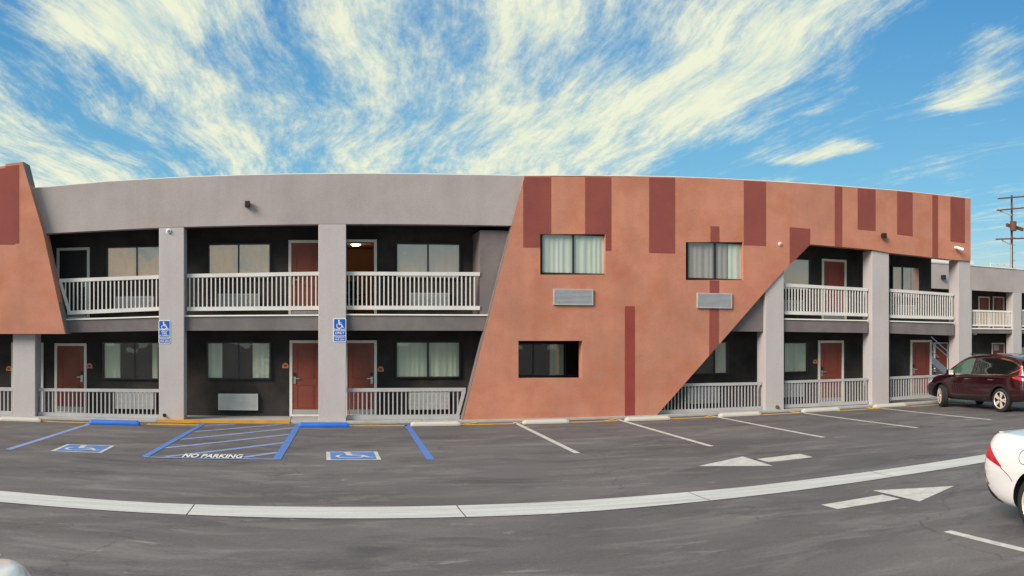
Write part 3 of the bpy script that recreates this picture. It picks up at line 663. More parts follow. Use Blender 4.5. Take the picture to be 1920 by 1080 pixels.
# lit room behind the open door
rm = MB(); x0r, x1r = .55, 3.4
rm.box(x0r - .1, x0r, BP + .21, 27.2, 2.6, 5.04); rm.box(x1r, x1r + .1, BP + .21, 27.2, 2.6, 5.04); rm.box(x0r - .1, x1r + .1, 27.2, 27.3, 2.6, 5.04)
rm.box(x0r, x1r, BP + .21, 27.2, 2.6, 2.64); rm.box(x0r, x1r, BP + .21, 27.2, 4.86, 4.9)
rm.build('room_interior', 'room_wall', motel)
lx, lz = P(667, 470.5, 25.4)
M['lamp_glow'] = emat('lamp_glow', (1, .72, .42), 7)
cl = empty('ceiling_light', (lx, 25.4, 4.86)); tag(cl, 'lit round ceiling lamp seen through the open upstairs door', 'ceiling light')
MB().lathe([(0, .15), (-.03, .16), (-.035, .15)], 20, 'z', (lx, 25.4, 4.858)).build('lamp_rim', 'white_paint', cl)
MB().lathe([(-.03, .148), (-.07, .11), (-.085, .0)], 20, 'z', (lx, 25.4, 4.858)).build('lamp_shade', 'lamp_glow', cl, smooth=True)
pd = bpy.data.lights.new('room_lamp', 'POINT'); pd.energy = 9; pd.color = (1, .62, .3); pd.shadow_soft_size = .12
po = bpy.data.objects.new('room_lamp', pd); COL.objects.link(po); po.location = (lx, 25.4, 4.66)
# dark desk chair in that room
def desk_chair(x, y, z):
    t = empty('desk_chair', (x, y, z), R(25)); tag(t, 'black desk chair just inside the open upstairs doorway', 'chair')
    def pt(mb, n, mat, **k):
        o = mb.build(n, mat, None, **k); o.parent = t; return o
    pt(MB().box(-.25, .25, -.24, .24, .44, .53), 'seat', 'shirt_dark', bevel=.03)
    pt(MB().prism([(-.22, .58), (.22, .58), (.24, .95), (.15, 1.08), (-.15, 1.08), (-.24, .95)], [], .22, .29), 'backrest', 'shirt_dark', bevel=.02)
    pt(MB().cyl((0, 0, .1), (0, 0, .44), .03), 'column', 'black_plastic')
    for k in range(5):
        a = k * 2 * math.pi / 5; pt(MB().beam((0, 0, .11), (.29 * math.cos(a), .29 * math.sin(a), .06), .05, .035).cyl((.29 * math.cos(a) - .015, .29 * math.sin(a), .03), (.29 * math.cos(a) + .015, .29 * math.sin(a), .03), .03, n=10), 'leg', 'black_plastic')
    for s_ in (-1, 1): pt(MB().beam((s_ * .27, -.15, .68), (s_ * .27, .2, .68), .05, .03).beam((s_ * .27, .1, .5), (s_ * .27, .1, .67), .03, .03), 'armrest', 'black_plastic')
desk_chair(.98, 24.6, 2.645)

# ---- railings
rup_t = [(100, 524), (112, 523), (297, 516), (352, 513.8), (597, 509.5), (650, 509.5), (900, 510.5), (1475, 531.5), (1620, 540), (1668, 541.5), (1785, 550)]
rup_b = [(127, 590), (297, 582.5), (352, 583), (597, 581), (650, 580.5), (900, 581), (1475, 589.5), (1620, 593), (1668, 596), (1785, 599)]
rlo_t = [(0, 726), (75, 728), (297, 729.5), (652, 728), (875, 727), (1232, 722), (1290, 718.6), (1420, 717), (1470, 714), (1620, 709), (1665, 706.5), (1745, 703)]
rlo_b = [(0, 777), (75, 781), (297, 785), (652, 787), (862, 786), (1232, 776.5), (1420, 769.5), (1470, 765), (1620, 758), (1665, 751), (1745, 745)]
bal_cache = {}
def railing(pa, pb, tops, bots, slant=None, pitch=.112, th=.095, bh=.10):
    Y = FP + .20; rm_ = 'rail_cream' if tops is rup_t else 'rail_gray'
    def top_(x): return P(x, interp(tops, x), Y)
    def bot_(x): return P(x, interp(bots, x), Y)
    mb = MB()
    ta, tb, ba, bb = top_(pa), top_(pb), bot_(pa), bot_(pb)
    if slant:                                             # (top px, bottom px, side): slanted end stringer
        tx, bx, side = slant
        if side == 'l': ta, ba = top_(tx), bot_(bx)
        else: tb, bb = top_(tx), bot_(bx)
    n = 3
    def strip(a, b, f, h, up):
        for i in range(n):
            xa, xb = a + (b - a) * i / n, a + (b - a) * (i + 1) / n
            za, zb = f(xa), f(xb)
            k = len(mb.v)
            for x, z in ((xa, za), (xb, zb)):
                lo, hi = (z - h, z) if up else (z, z + h)
                mb.v += [(x, Y - .035, lo), (x, Y + .035, lo), (x, Y + .035, hi), (x, Y - .035, hi)]
            fs = [(0, 4, 5, 1), (1, 5, 6, 2), (2, 6, 7, 3), (3, 7, 4, 0)]
            if i == 0: fs.append((0, 1, 2, 3))
            if i == n - 1: fs.append((7, 6, 5, 4))
            mb.add(fs, k, None)
    pxs = [pa + (pb - pa) * i / 8 for i in range(9)] + ([slant[0], slant[1]] if slant else [])
    tl = sorted(top_(p) for p in pxs); bl_ = sorted(bot_(p) for p in pxs)
    ft = lambda X: interp(tl, X); fb = lambda X: max(interp(bl_, X), .004)
    strip(ta[0], tb[0], ft, th, True)
    r = mb.build('railing', rm_, motel)
    mb = MB(); strip(ba[0], bb[0], fb, bh, False); mb.build('bottom_rail', rm_, r)
    if slant:
        mb = MB()
        p, q = (ta, ba) if slant[2] == 'l' else (tb, bb)
        sg = 1 if slant[2] == 'l' else -1
        mb.beam((p[0] + sg * .04, Y, p[1] - th), (q[0] + sg * .04, Y, q[1] + bh), .066, .08, up=(1, 0, 0))
        mb.build('end_stringer', rm_, r)
    x = max(min(ta[0], tb[0]), -99) + pitch * .6
    while x < max(ta[0], tb[0]) - pitch * .3:
        z1 = ft(x) - th; z0 = fb(x) + bh
        if slant:
            p, q = ((ta[0], ta[1]), (ba[0], ba[1])) if slant[2] == 'l' else ((tb[0], tb[1]), (bb[0], bb[1]))
            # clip balusters that meet the slanted end
            if (slant[2] == 'l' and x < q[0] + .1) or (slant[2] == 'r' and x > q[0] - .1):
                f = (x - p[0]) / (q[0] - p[0]); z0 = max(z0, p[1] + (q[1] - p[1]) * f + .02) if 0 < f < 1.0 else z0
        if z1 - z0 > .08:
            key = (round(z1 - z0, 2), rm_)
            if key not in bal_cache: bal_cache[key] = MB().box(-.0155, .0155, -.014, .014, 0, key[0] + .004).mesh('baluster', rm_)
            b = link('baluster', bal_cache[key], r, keep=False)
            b.matrix_parent_inverse = world_of(r).inverted(); b.location = (x, Y, z0)
        x += pitch
    return r
railing(110, 298, rup_t, rup_b, slant=(111, 127, 'l'))
railing(351, 598, rup_t, rup_b); railing(649.5, 899.5, rup_t, rup_b)
railing(1470, 1626, rup_t, rup_b, pitch=.105); railing(1667.5, 1787, rup_t, rup_b, pitch=.105)
railing(-60, 24.5, rlo_t, rlo_b); railing(72, 298, rlo_t, rlo_b, th=.08)
railing(650, 872, rlo_t, rlo_b, slant=(873, 861, 'r'), th=.09, bh=.12)
railing(1222, 1428, rlo_t, rlo_b, th=.08, pitch=.105); railing(1470, 1626, rlo_t, rlo_b, th=.075, pitch=.105); railing(1667.5, 1788, rlo_t, rlo_b, th=.08, pitch=.105)

# ------------------------------------------------------------------ far wing
WY = 36.8
wing = empty('motel_wing', (44, 40, 0)); tag(wing, 'gray rear wing of the motel far right behind the maroon car', 'motel wing')
xw0, xw1 = 30.5, 66
def PZ(x, y): return P(x, y, WY)
zr = PZ(1860, 501.5)[1]; zs = PZ(1860, 546)[1]
MB().box(xw0, xw1, WY, WY + .35, zs, zr).build('parapet', 'stucco_gray', wing)
MB().box(xw0, xw1, WY - .04, WY + .45, zr + .002, zr + .05).build('roof_cap', 'white_paint', wing)
MB().box(xw0, 34.2, WY - .06, WY + .45, zr + .052, zr + .30).build('roof_cap', 'sign_white', wing)  # added white strip imitates the glaring sky above the parapet
MB().box(xw0, xw1, WY + 1.6, WY + 1.8, -.1, zs + .4).build('recessed_wall', 'wall_dark', wing)
MB().box(xw0, xw1, WY + .36, WY + 9, zs + .1, zs + .3).build('roof', 'soffit', wing)
MB().box(xw0, xw1, WY + .1, WY + 1.59, 2.36, 2.60).build('gallery_slab', 'fascia', wing)
MB().box(xw0, xw1, WY + .06, WY + 1.59, 2.602, 2.68).build('slab_lip', 'white_paint', wing)
for a, b in ((1771, 1822), (1900, 1915.5), (1998, 2012), (2085, 2098)):
    MB().box(PX(a, WY) if a > 1800 else 33.0, PX(b, WY), WY + .002, WY + .6, -.06, zs - .003).build('column', 'stucco_column', wing)
def wing_rail(pa, pb):
    a, b = PX(pa, WY + .2), PX(pb, WY + .2); zt = P((pa + pb) / 2, 582, WY + .2)[1]
    z0 = 2.78
    r = MB().box(a, b, WY + .15, WY + .22, zt - .1, zt).build('railing', 'white_paint', wing); x = a + .1
    MB().box(a, b, WY + .15, WY + .22, z0, z0 + .09).build('bottom_rail', 'white_paint', r)
    me = bpy.data.meshes.new('baluster'); me = MB().box(-.018, .018, -.016, .016, 0, zt - .1 - z0 - .09).mesh('baluster', 'white_paint')
    while x < b:
        o = link('baluster', me, r, keep=False); o.matrix_parent_inverse = world_of(r).inverted(); o.location = (x, WY + .185, z0 + .09); x += .125
wing_rail(1822, 1899); wing_rail(1915.5, 1995)
WB = WY + 1.6
for a, b, h_ in ((1834, 1855, 'right'), (1861, 1882, 'left')): door(a, b, 555.5, WB, 2.68, handle=h_, parent=wing, kick=False)
door(1859, 1883, 643, WB, -.06, handle='left', parent=wing, kick=False); door(1751, 1777, 642, WB, -.06, handle='left', parent=wing, kick=False)
for a, b in ((1935, 1956),): door(a, b, 556, WB, 2.68, parent=wing, kick=False); door(a, b, 644, WB, -.06, parent=wing, kick=False)
window(1895, 650, 1925, 678, WB, [1910], [(1896, 1924, cc)], parent=wing)
# note pinned on the wing door
nz = P(1868, 652, WB)[1]
tag(MB().box(PX(1863.5, WB - .06), PX(1873, WB - .06), WB - .05, WB - .04, P(1868, 657, WB)[1], P(1868, 647, WB)[1]).build('door_notice', 'stop_white'), 'pale square notice on the dark red lower door of the rear wing', 'notice')
# rooftop unit
ru = empty('rooftop_railing', (PX(1880, WY + 3), WY + 3, zr)); tag(ru, 'low white railing on the rear wing roof beside the utility pole', 'roof railing')
xa, xb = PX(1858, WY + 3), PX(1898, WY + 3); zt = P(1880, 495, WY + 3)[1]; zb_ = zs + .3
mb = MB().box(xa, xb, WY + 3, WY + 3.04, zt - .05, zt).box(xa, xb, WY + 3, WY + 3.04, zt - .45, zt - .4); mb.build('rail', 'white_paint', ru)
for i in range(4): MB().box(xa + (xb - xa - .05) * i / 3, xa + (xb - xa - .05) * i / 3 + .05, WY + 3.041, WY + 3.08, zb_, zt).build('post', 'white_paint', ru)

# ------------------------------------------------------------------ outside stair beside the last bay
st = empty('metal_staircase', (21.5, 27, 0)); tag(st, 'pale metal staircase with tube handrails behind the last column', 'staircase')
SY = 26.6
p0 = P(1742, 628, SY); p1 = P(1786, 668, SY)
dz = (p0[1] - p1[1]) / (p1[0] - p0[0])
def sl(px, y): x, z = P(px, y, SY); return (x, SY, z)
for yo in (0, 1.0):
    for (a, b, w_) in (((1742, 628), (1790, 671), .045), ((1742, 638), (1790, 680), .045)):
        A, B = sl(*a), sl(*b); MB().cyl((A[0], SY + yo, A[2]), (B[0], SY + yo, B[2]), w_ / 2, n=8).build('handrail', 'stair_metal', st)
    A, B = sl(1738, 667), sl(1795, 716); MB().beam((A[0], SY + yo, A[2]), (B[0], SY + yo, B[2]), .06, .26).build('stringer', 'stair_metal', st)
    A2, B2 = sl(1750, 646), sl(1750, 678); MB().cyl((A2[0], SY + yo, B2[2]), (A2[0], SY + yo, A2[2]), .022, n=8).build('post', 'stair_metal', st)
A, B = sl(1738, 664), sl(1795, 713)
for i in range(9):
    f = (i + .5) / 9; x = A[0] + (B[0] - A[0]) * f; z = A[2] + (B[2] - A[2]) * f
    MB().box(x - .15, x + .15, SY + .04, SY + .96, z - .02, z + .02).build('step', 'concrete', st)
# supports to ground and landing
MB().box(A[0] - 1.3, A[0] + .05, SY - .02, SY + 1.02, A[2] - .1, A[2] + .02).build('landing', 'concrete', st)
for x in (A[0] - 1.2, A[0] - .1): MB().box(x, x + .08, SY + .05, SY + .13, -.06, A[2] - .1).build('support', 'stair_metal', st)
MB().box(B[0] - .1, B[0] + .02, SY + .02, SY + .98, -.06, B[2] - .05).build('support', 'stair_metal', st)

# ------------------------------------------------------------------ air conditioners (grilled wall units)
def ac(px0, y0, px1, y1, Y, label, mat='ac_white', d=.11):
    (xa, z1), (xb, z1b) = P(px0, y0, Y), P(px1, y0, Y); z1 = (z1 + z1b) / 2; z0 = (P(px0, y1, Y)[1] + P(px1, y1, Y)[1]) / 2
    t = empty('air_conditioner', ((xa + xb) / 2, Y, z0)); tag(t, label, 'air conditioner', 'wall air conditioners of the motel rooms')
    c = MB(); e = .03
    c.box(xa, xb, Y - d + .02, Y - .001, z0, z1); c.box(xa, xb, Y - d, Y - d + .02, z1 - e, z1); c.box(xa, xb, Y - d, Y - d + .02, z0, z0 + e)
    c.box(xa, xa + e, Y - d, Y - d + .02, z0 + e, z1 - e); c.box(xb - e, xb, Y - d, Y - d + .02, z0 + e, z1 - e)
    c.build('casing', mat, t)
    g = MB(); n = 11; s = (z1 - z0 - 2 * e) / n
    for i in range(n):
        z = z0 + e + s * i; g.beam((xa + e, Y - d + .012, z + s * .5), (xb - e, Y - d + .012, z + s * .5), .016, s * .55)
    g.build('grille', mat, t)
ac(218, 734, 289, 766, BP, 'white air conditioner behind the lower railing of the left bay', 'ac_white')
ac(410, 738, 484, 768.5, BP, 'white air conditioner on the dark wall of the bay without lower railing', 'ac_white')
ac(766, 735.5, 842, 767, BP, 'white air conditioner behind the lower railing left of the orange wall', 'ac_white')
ac(1286, 726, 1347, 756, BP, 'white air conditioner behind the railing under the orange diagonal edge', 'ac_white')
ac(1446, 720, 1503, 744.5, BP, 'lower white air conditioner in the first gray bay right of the orange diagonal', 'ac_white')
ac(219, 556, 290, 582, BP, 'gray air conditioner behind the upper railing beside the left orange wedge', 'ac_gray')
ac(409, 551, 484, 577, BP, 'gray air conditioner behind the upper railing between the two blue signs', 'ac_gray')
ac(767, 549.5, 842, 576, BP, 'gray air conditioner behind the upper railing next to the open door bay', 'ac_gray')
ac(1446, 563, 1503, 585, BP, 'upper gray air conditioner in the first gallery bay right of the orange diagonal', 'ac_gray')
ac(1679, 572, 1715, 590, BP, 'gray air conditioner behind the last upper railing on the right', 'ac_gray')
ac(1037, 542, 1111, 572, OP, 'gray wall air conditioner under the left upper window of the orange wall', 'ac_gray', .06)
ac(1306, 550, 1371, 578, OP, 'gray wall air conditioner under the right upper window of the orange wall', 'ac_gray', .06)

# ------------------------------------------------------------------ signs
def park_sign(px0, y0, px1, y1, lines, label):
    Y = FP; xa, z1 = P(px0, y0, Y); xb, z0 = P(px1, y1, Y); w, h = xb - xa, z1 - z0; cx = (xa + xb) / 2
    t = empty('parking_sign', (cx, Y, z0)); tag(t, label, 'sign', 'blue accessible parking signs on columns')
    def rr(x0, x1, za, zb, r):
        out = []
        for (cx_, cz_, a0) in ((x1 - r, za + r, -90), (x1 - r, zb - r, 0), (x0 + r, zb - r, 90), (x0 + r, za + r, 180)):
            out += [(cx_ + r * math.cos(R(a0 + k * 22.5)), cz_ + r * math.sin(R(a0 + k * 22.5))) for k in range(5)]
        return out
    MB().prism(rr(xa, xb, z0, z1, .03), [], Y - .012, Y - .001).build('sign_border', 'sign_white', t)
    b = .017; split = z0 + h * .27
    mb = MB(); mb.prism(rr(xa + b, xb - b, split + .006, z1 - b, .02), [], Y - .0145, Y - .012); mb.prism(rr(xa + b, xb - b, z0 + b, split - .006, .015), [], Y - .0145, Y - .012)
    mb.build('sign_face', 'sign_blue', t)
    s = w * .72; cz = z1 - b - s * .56
    sy = MB(); wheelchair(sy, lambda x, y, k=0: (cx + x * s, Y - .016 - k * .0004, cz + y * s), None); 
    sy.build('access_symbol', 'sign_white', t)
    lt = MB()
    for s_, z, size in lines:
        zz = z0 + h * z; wmax = w * .84
        me = text_mesh(s_, size, bold=.02); wd = max(v.co.x for v in me.vertices) - min(v.co.x for v in me.vertices); sx = min(1, wmax / wd)
        k = len(lt.v); lt.v += [(cx + v.co.x * sx, Y - .0175, zz + v.co.y) for v in me.vertices]; lt.add([tuple(p.vertices) for p in me.polygons], k, None)
    lt.build('lettering', 'sign_white', t)
park_sign(297.5, 600.5, 319.5, 644, [('PARKING', .56, .07), ('ONLY', .475, .06), ('VAN', .395, .06), ('ACCESSIBLE', .31, .05), ('MINIMUM', .17, .055), ('FINE $250', .07, .055)], 'blue van accessible parking sign on the column left of the aisle')
park_sign(625, 597, 649, 641, [('PARKING', .46, .085), ('ONLY', .335, .085), ('MINIMUM', .17, .055), ('FINE $250', .07, .055)], 'blue accessible parking only sign on the column right of the aisle')
# orange room plaques shaped like little houses
def plaque(px, py, label, Y=BP, r=.085):
    x, z = P(px, py, Y)
    t = MB().prism([(x - r, z - r * .8), (x + r, z - r * .8), (x + r, z + r * .15), (x + r * .45, z + r * .85), (x - r * .45, z + r * .85), (x - r, z + r * .15)], [], Y - .02, Y - .001).build('room_plaque', 'plaque')
    tag(t, label, 'plaque', 'orange room number plaques beside doors')
    MB().box(x - r * .45, x + r * .45, Y - .024, Y - .0201, z - r * .35, z + r * .25).build('number_panel', 'stripe_bright', t)
plaque(17, 691, 'small orange plaque left of the column under the left orange wedge')
plaque(168, 686, 'small orange plaque right of the lower red door in the left bay')
plaque(535, 685.5, 'small orange plaque left of the red door in the open bay')
plaque(713.5, 692, 'small orange plaque right of the red door beside the blue-signed column')
plaque(1528, 678, 'small round orange plaque left of the lower red door in the first right bay', r=.075)
# fixtures
def floodlight(px, py, Y, label, s=1.0, mat='black_plastic'):
    x, z = P(px, py, Y); t = empty('floodlight', (x, Y, z)); tag(t, label, 'wall light')
    MB().box(x - .05 * s, x + .05 * s, Y - .03, Y - .001, z - .05 * s, z + .05 * s).build('wall_plate', mat, t)
    MB().box(x - .065 * s, x + .065 * s, Y - .17 * s, Y - .035, z - .08 * s, z + .08 * s).build('lamp_housing', mat, t, bevel=.015)
    MB().box(x - .05 * s, x + .05 * s, Y - .175 * s - .003, Y - .17 * s, z - .065 * s, z + .0).build('lamp_lens', 'sign_white' if mat != 'black_plastic' else 'rim_dark', t)
floodlight(464.5, 384, FP, 'small black floodlight on the gray parapet wall above the middle bay')
floodlight(1654, 442.5, OP, 'small dark floodlight on the orange band above the right columns')
floodlight(1766, 520, WY, 'dark wall light on the rear wing parapet seen through the last bay', 1.5)
def dome(px, py, Y, label, mat='sign_white', r=.065):
    x, z = P(px, py, Y); t = empty('dome_camera', (x, Y, z)); tag(t, label, 'security camera')
    MB().cyl((x, Y - .03, z), (x, Y - .001, z), r, n=20).build('camera_base', mat, t)
    MB().lathe([(-.0301, r * .75), (-.055, r * .6), (-.07, r * .3), (-.073, .0)], 16, 'y', (x, Y, z)).build('camera_dome', 'ac_white', t, smooth=True)
    MB().cyl((x, Y - .078, z), (x, Y - .071, z), r * .22, n=10).build('camera_lens', 'black_plastic', t)
dome(316, 433.5, FP, 'round white dome camera at the top of the column left of the middle bay')
dome(1462, 457.5, OP, 'round white dome camera on the orange wall left of the red corner patch', r=.055)
def bullet(px, py, Y, label):
    x, z = P(px, py, Y); t = empty('bullet_camera', (x, Y, z)); tag(t, label, 'security camera')
    MB().cyl((x - .02, Y - .05, z + .03), (x - .02, Y - .001, z + .03), .05, n=14).build('camera_base', 'sign_white', t)
    MB().beam((x - .02, Y - .05, z + .02), (x + .03, Y - .16, z + .0), .03, .03).build('bracket', 'sign_white', t)
    MB().cyl((x - .08, Y - .1, z + .03), (x + .13, Y - .24, z - .05), .055, n=14).build('camera_body', 'sign_white', t)
    MB().cyl((x + .131, Y - .241, z - .0505), (x + .134, Y - .243, z - .052), .04, n=12).build('camera_lens', 'black_plastic', t)
bullet(1792, 466, OP, 'white bullet camera at the right end of the orange wall')
def pipe(px, py, label, r=.03, mat='black_plastic'):
    x, z = P(px, py, FP); t = MB().cyl((x, FP - .09, z - .01), (x, FP - .001, z), r, n=12).cyl((x, FP - .012, z), (x, FP - .002, z), r * 1.6, n=12).build('drain_pipe', mat); tag(t, label, 'pipe')
pipe(308.5, 778.5, 'short black pipe stub at the foot of the column left of the aisle')
pipe(1457, 763, 'short rusty pipe stub at the foot of the column right of the orange wall', .035, 'wood_pole')
def ceil_lamp(px, py, Y, zc, label):
    x = PX(px, Y); t = empty('ceiling_lamp', (x, Y, zc)); tag(t, label, 'ceiling light')
    MB().lathe([(0, .15), (-.05, .15), (-.06, .14)], 20, 'z', (x, Y, zc - .001)).build('lamp_rim', 'sign_white', t); MB().lathe([(-.055, .14), (-.09, .10), (-.1, .0)], 20, 'z', (x, Y, zc)).build('lamp_shade', 'sign_white', t, smooth=True)
ceil_lamp(1727, 626, 22.9, 2.36, 'round white lamp under the gallery ceiling of the last bay')
ceil_lamp(1827, 634, WY + .8, 2.36, 'round white lamp under the gallery ceiling of the rear wing')
# ------------------------------------------------------------------ wheel stops
def stop_mesh(mat, L):
    prof = [(-.085, 0), (-.085, .05), (-.05, .108), (.05, .108), (.085, .05), (.085, 0)]; mb = MB(); xs_ = [(-L / 2, .7), (-L / 2 + .07, 1), (0, 1), (L / 2 - .07, 1), (L / 2, .7)]
    for x, s in xs_: mb.v += [(x, y * (.55 + .45 * s), z * s) for y, z in prof]
    k = 6
    for i in range(len(xs_) - 1):
        for j in range(k): a = i * k + j; b = i * k + (j + 1) % k; mb.add([(a, b, b + k, a + k)], 0, None)
    mb.add([tuple(range(k))[::-1], tuple(range((len(xs_) - 1) * k, len(xs_) * k))], 0, None)
    return mb
def wheel_stop(pa, pb, mat, label, Y):
    xa, xb = PX(pa, Y), PX(pb, Y); o = stop_mesh(mat, xb - xa).build('wheel_stop', mat, bevel=.012)
    o.location = ((xa + xb) / 2, Y, -.058); tag(o, label, 'wheel stop', 'concrete wheel stops along the walkway')
wheel_stop(0, 78, 'stop_white', 'white wheel stop in front of the leftmost column', 21.25)
wheel_stop(167, 262, 'stop_blue', 'blue wheel stop behind the left wheelchair symbol', 21.1)
wheel_stop(559, 655, 'stop_blue', 'blue wheel stop at the foot of the column right of the hatched aisle', 21.12)
wheel_stop(770, 863, 'stop_white', 'white wheel stop beside the right blue parking line', 21.2)
wheel_stop(980, 1066, 'stop_white', 'white wheel stop under the orange wall left of the long red stripe', 21.2)
wheel_stop(1172, 1255, 'stop_white', 'white wheel stop below the long red stripe of the orange wall', 21.2)
wheel_stop(1348, 1425, 'stop_white', 'white wheel stop left of the column beside the orange diagonal', 21.3)
wheel_stop(1504, 1573, 'stop_white', 'white wheel stop in front of the first right bay with two doors', 21.45)
wheel_stop(1638, 1697, 'stop_white', 'yellow-tipped white wheel stop at the column left of the maroon car', 21.6)
wheel_stop(1762, 1810, 'stop_white', 'white wheel stop at the nose of the maroon car', 21.72)

# ------------------------------------------------------------------ utility pole
def utility_pole():
    Y = 60.0; bx = PX(1897, Y)
    t = empty('utility_pole', (bx, Y, 0)); tag(t, 'brown wooden utility pole with crossarms behind the rear wing', 'utility pole')
    zt = P(1897, 366, Y)[1]
    MB().cyl((bx, Y, -.1), (bx, Y, zt), .17, .10, n=12).build('pole', 'wood_pole', t)
    for (xl, yl, xr, yr) in ((1868, 373, 1930, 368), (1866, 395, 1930, 389), (1864, 449, 1930, 447)):
        a, b = P(xl, yl, Y), P(xr, yr, Y)
        arm = MB().beam((a[0], Y - .25, a[1]), (b[0], Y - .25, b[1]), .12, .13).build('crossarm', 'wood_pole', t)
        for f in (.03, .28, .72, .97):
            x = a[0] + (b[0] - a[0]) * f; z = a[1] + (b[1] - a[1]) * f
            MB().cyl((x, Y - .25, z + .07), (x, Y - .25, z + .30), .06, .045, n=8).build('insulator', 'concrete', arm)
    for (xa, ya, xb, yb) in ((1872, 396, 1894, 404), (1876, 451, 1893, 459)):
        a, b = P(xa, ya, Y), P(xb, yb, Y); MB().beam((a[0], Y - .2, a[1]), (b[0], Y - .2, b[1]), .08, .1).build('brace', 'stop_white', t)
    x, z = P(1893, 423, Y); MB().cyl((x, Y - .5, z - .55), (x, Y - .5, z + .35), .33, n=14).build('transformer', 'wood_pole', t, smooth=False)
    a, b = P(1883, 422, Y), P(1914, 431, Y); MB().beam((a[0], Y - .3, a[1]), (b[0], Y - .3, b[1]), .2, .3).build('crossarm', 'wood_pole', t)
    z0 = P(1897, 503, Y)[1]
    for k in range(9):
        z = z0 + k * .75; MB().cyl((bx - .28, Y - .24, z), (bx + .28, Y - .24, z), .02, n=6).build('step_bolt', 'metal', t)
    for k in (0, 1): # pale conduit strapped to the pole
        pass
    c = P(1891.5, 460, Y); MB().cyl((c[0], Y - .35, -.1), (c[0], Y - .35, c[1]), .05, n=8).build('conduit', 'stop_white', t)
utility_pole()

# ------------------------------------------------------------------ cars
def catmull(pts, n):
    out = []
    P_ = [pts[0]] + list(pts) + [pts[-1]]
    for i in range(1, len(P_) - 2):
        p0, p1, p2, p3 = P_[i - 1:i + 3]
        for k in range(n):
            t = k / n
            out.append(tuple(.5 * (2 * b + (c - a) * t + (2 * a - 5 * b + 4 * c - d) * t * t + (3 * b - a - 3 * c + d) * t ** 3) for a, b, c, d in zip(p0, p1, p2, p3)))
    out.append(tuple(pts[-1])); return out
def net_surface(rings, nu, nv):
    """rings: list of half profiles (x,y,z) from bottom centre to top centre -> closed mirrored mesh."""
    dense = [catmull(r, nu) for r in rings]; k = len(dense[0])
    cols_ = [catmull([dense[i][j] for i in range(len(dense))], nv) for j in range(k)]
    m_ = len(cols_[0]); v = []; idx = {}
    for i in range(m_):
        ring = [cols_[j][i] for j in range(k)]
        full = ring + [(-x, y, z) for x, y, z in ring[-2:0:-1]]
        for p in full: v.append(p)
    K = 2 * k - 2; f = []
    for i in range(m_ - 1):
        for j in range(K): a = i * K + j; b = i * K + (j + 1) % K; f.append((a, b, b + K, a + K))
    f.append(tuple(range(K))[::-1]); f.append(tuple(range((m_ - 1) * K, m_ * K)))
    return v, f
def solid(v, f, name='m'):
    me = bpy.data.meshes.new(name); me.from_pydata(v, [], f)
    bm = bmesh.new(); bm.from_mesh(me); bmesh.ops.remove_doubles(bm, verts=bm.verts, dist=1e-5); bmesh.ops.recalc_face_normals(bm, faces=bm.faces); bm.to_mesh(me); bm.free()
    return me
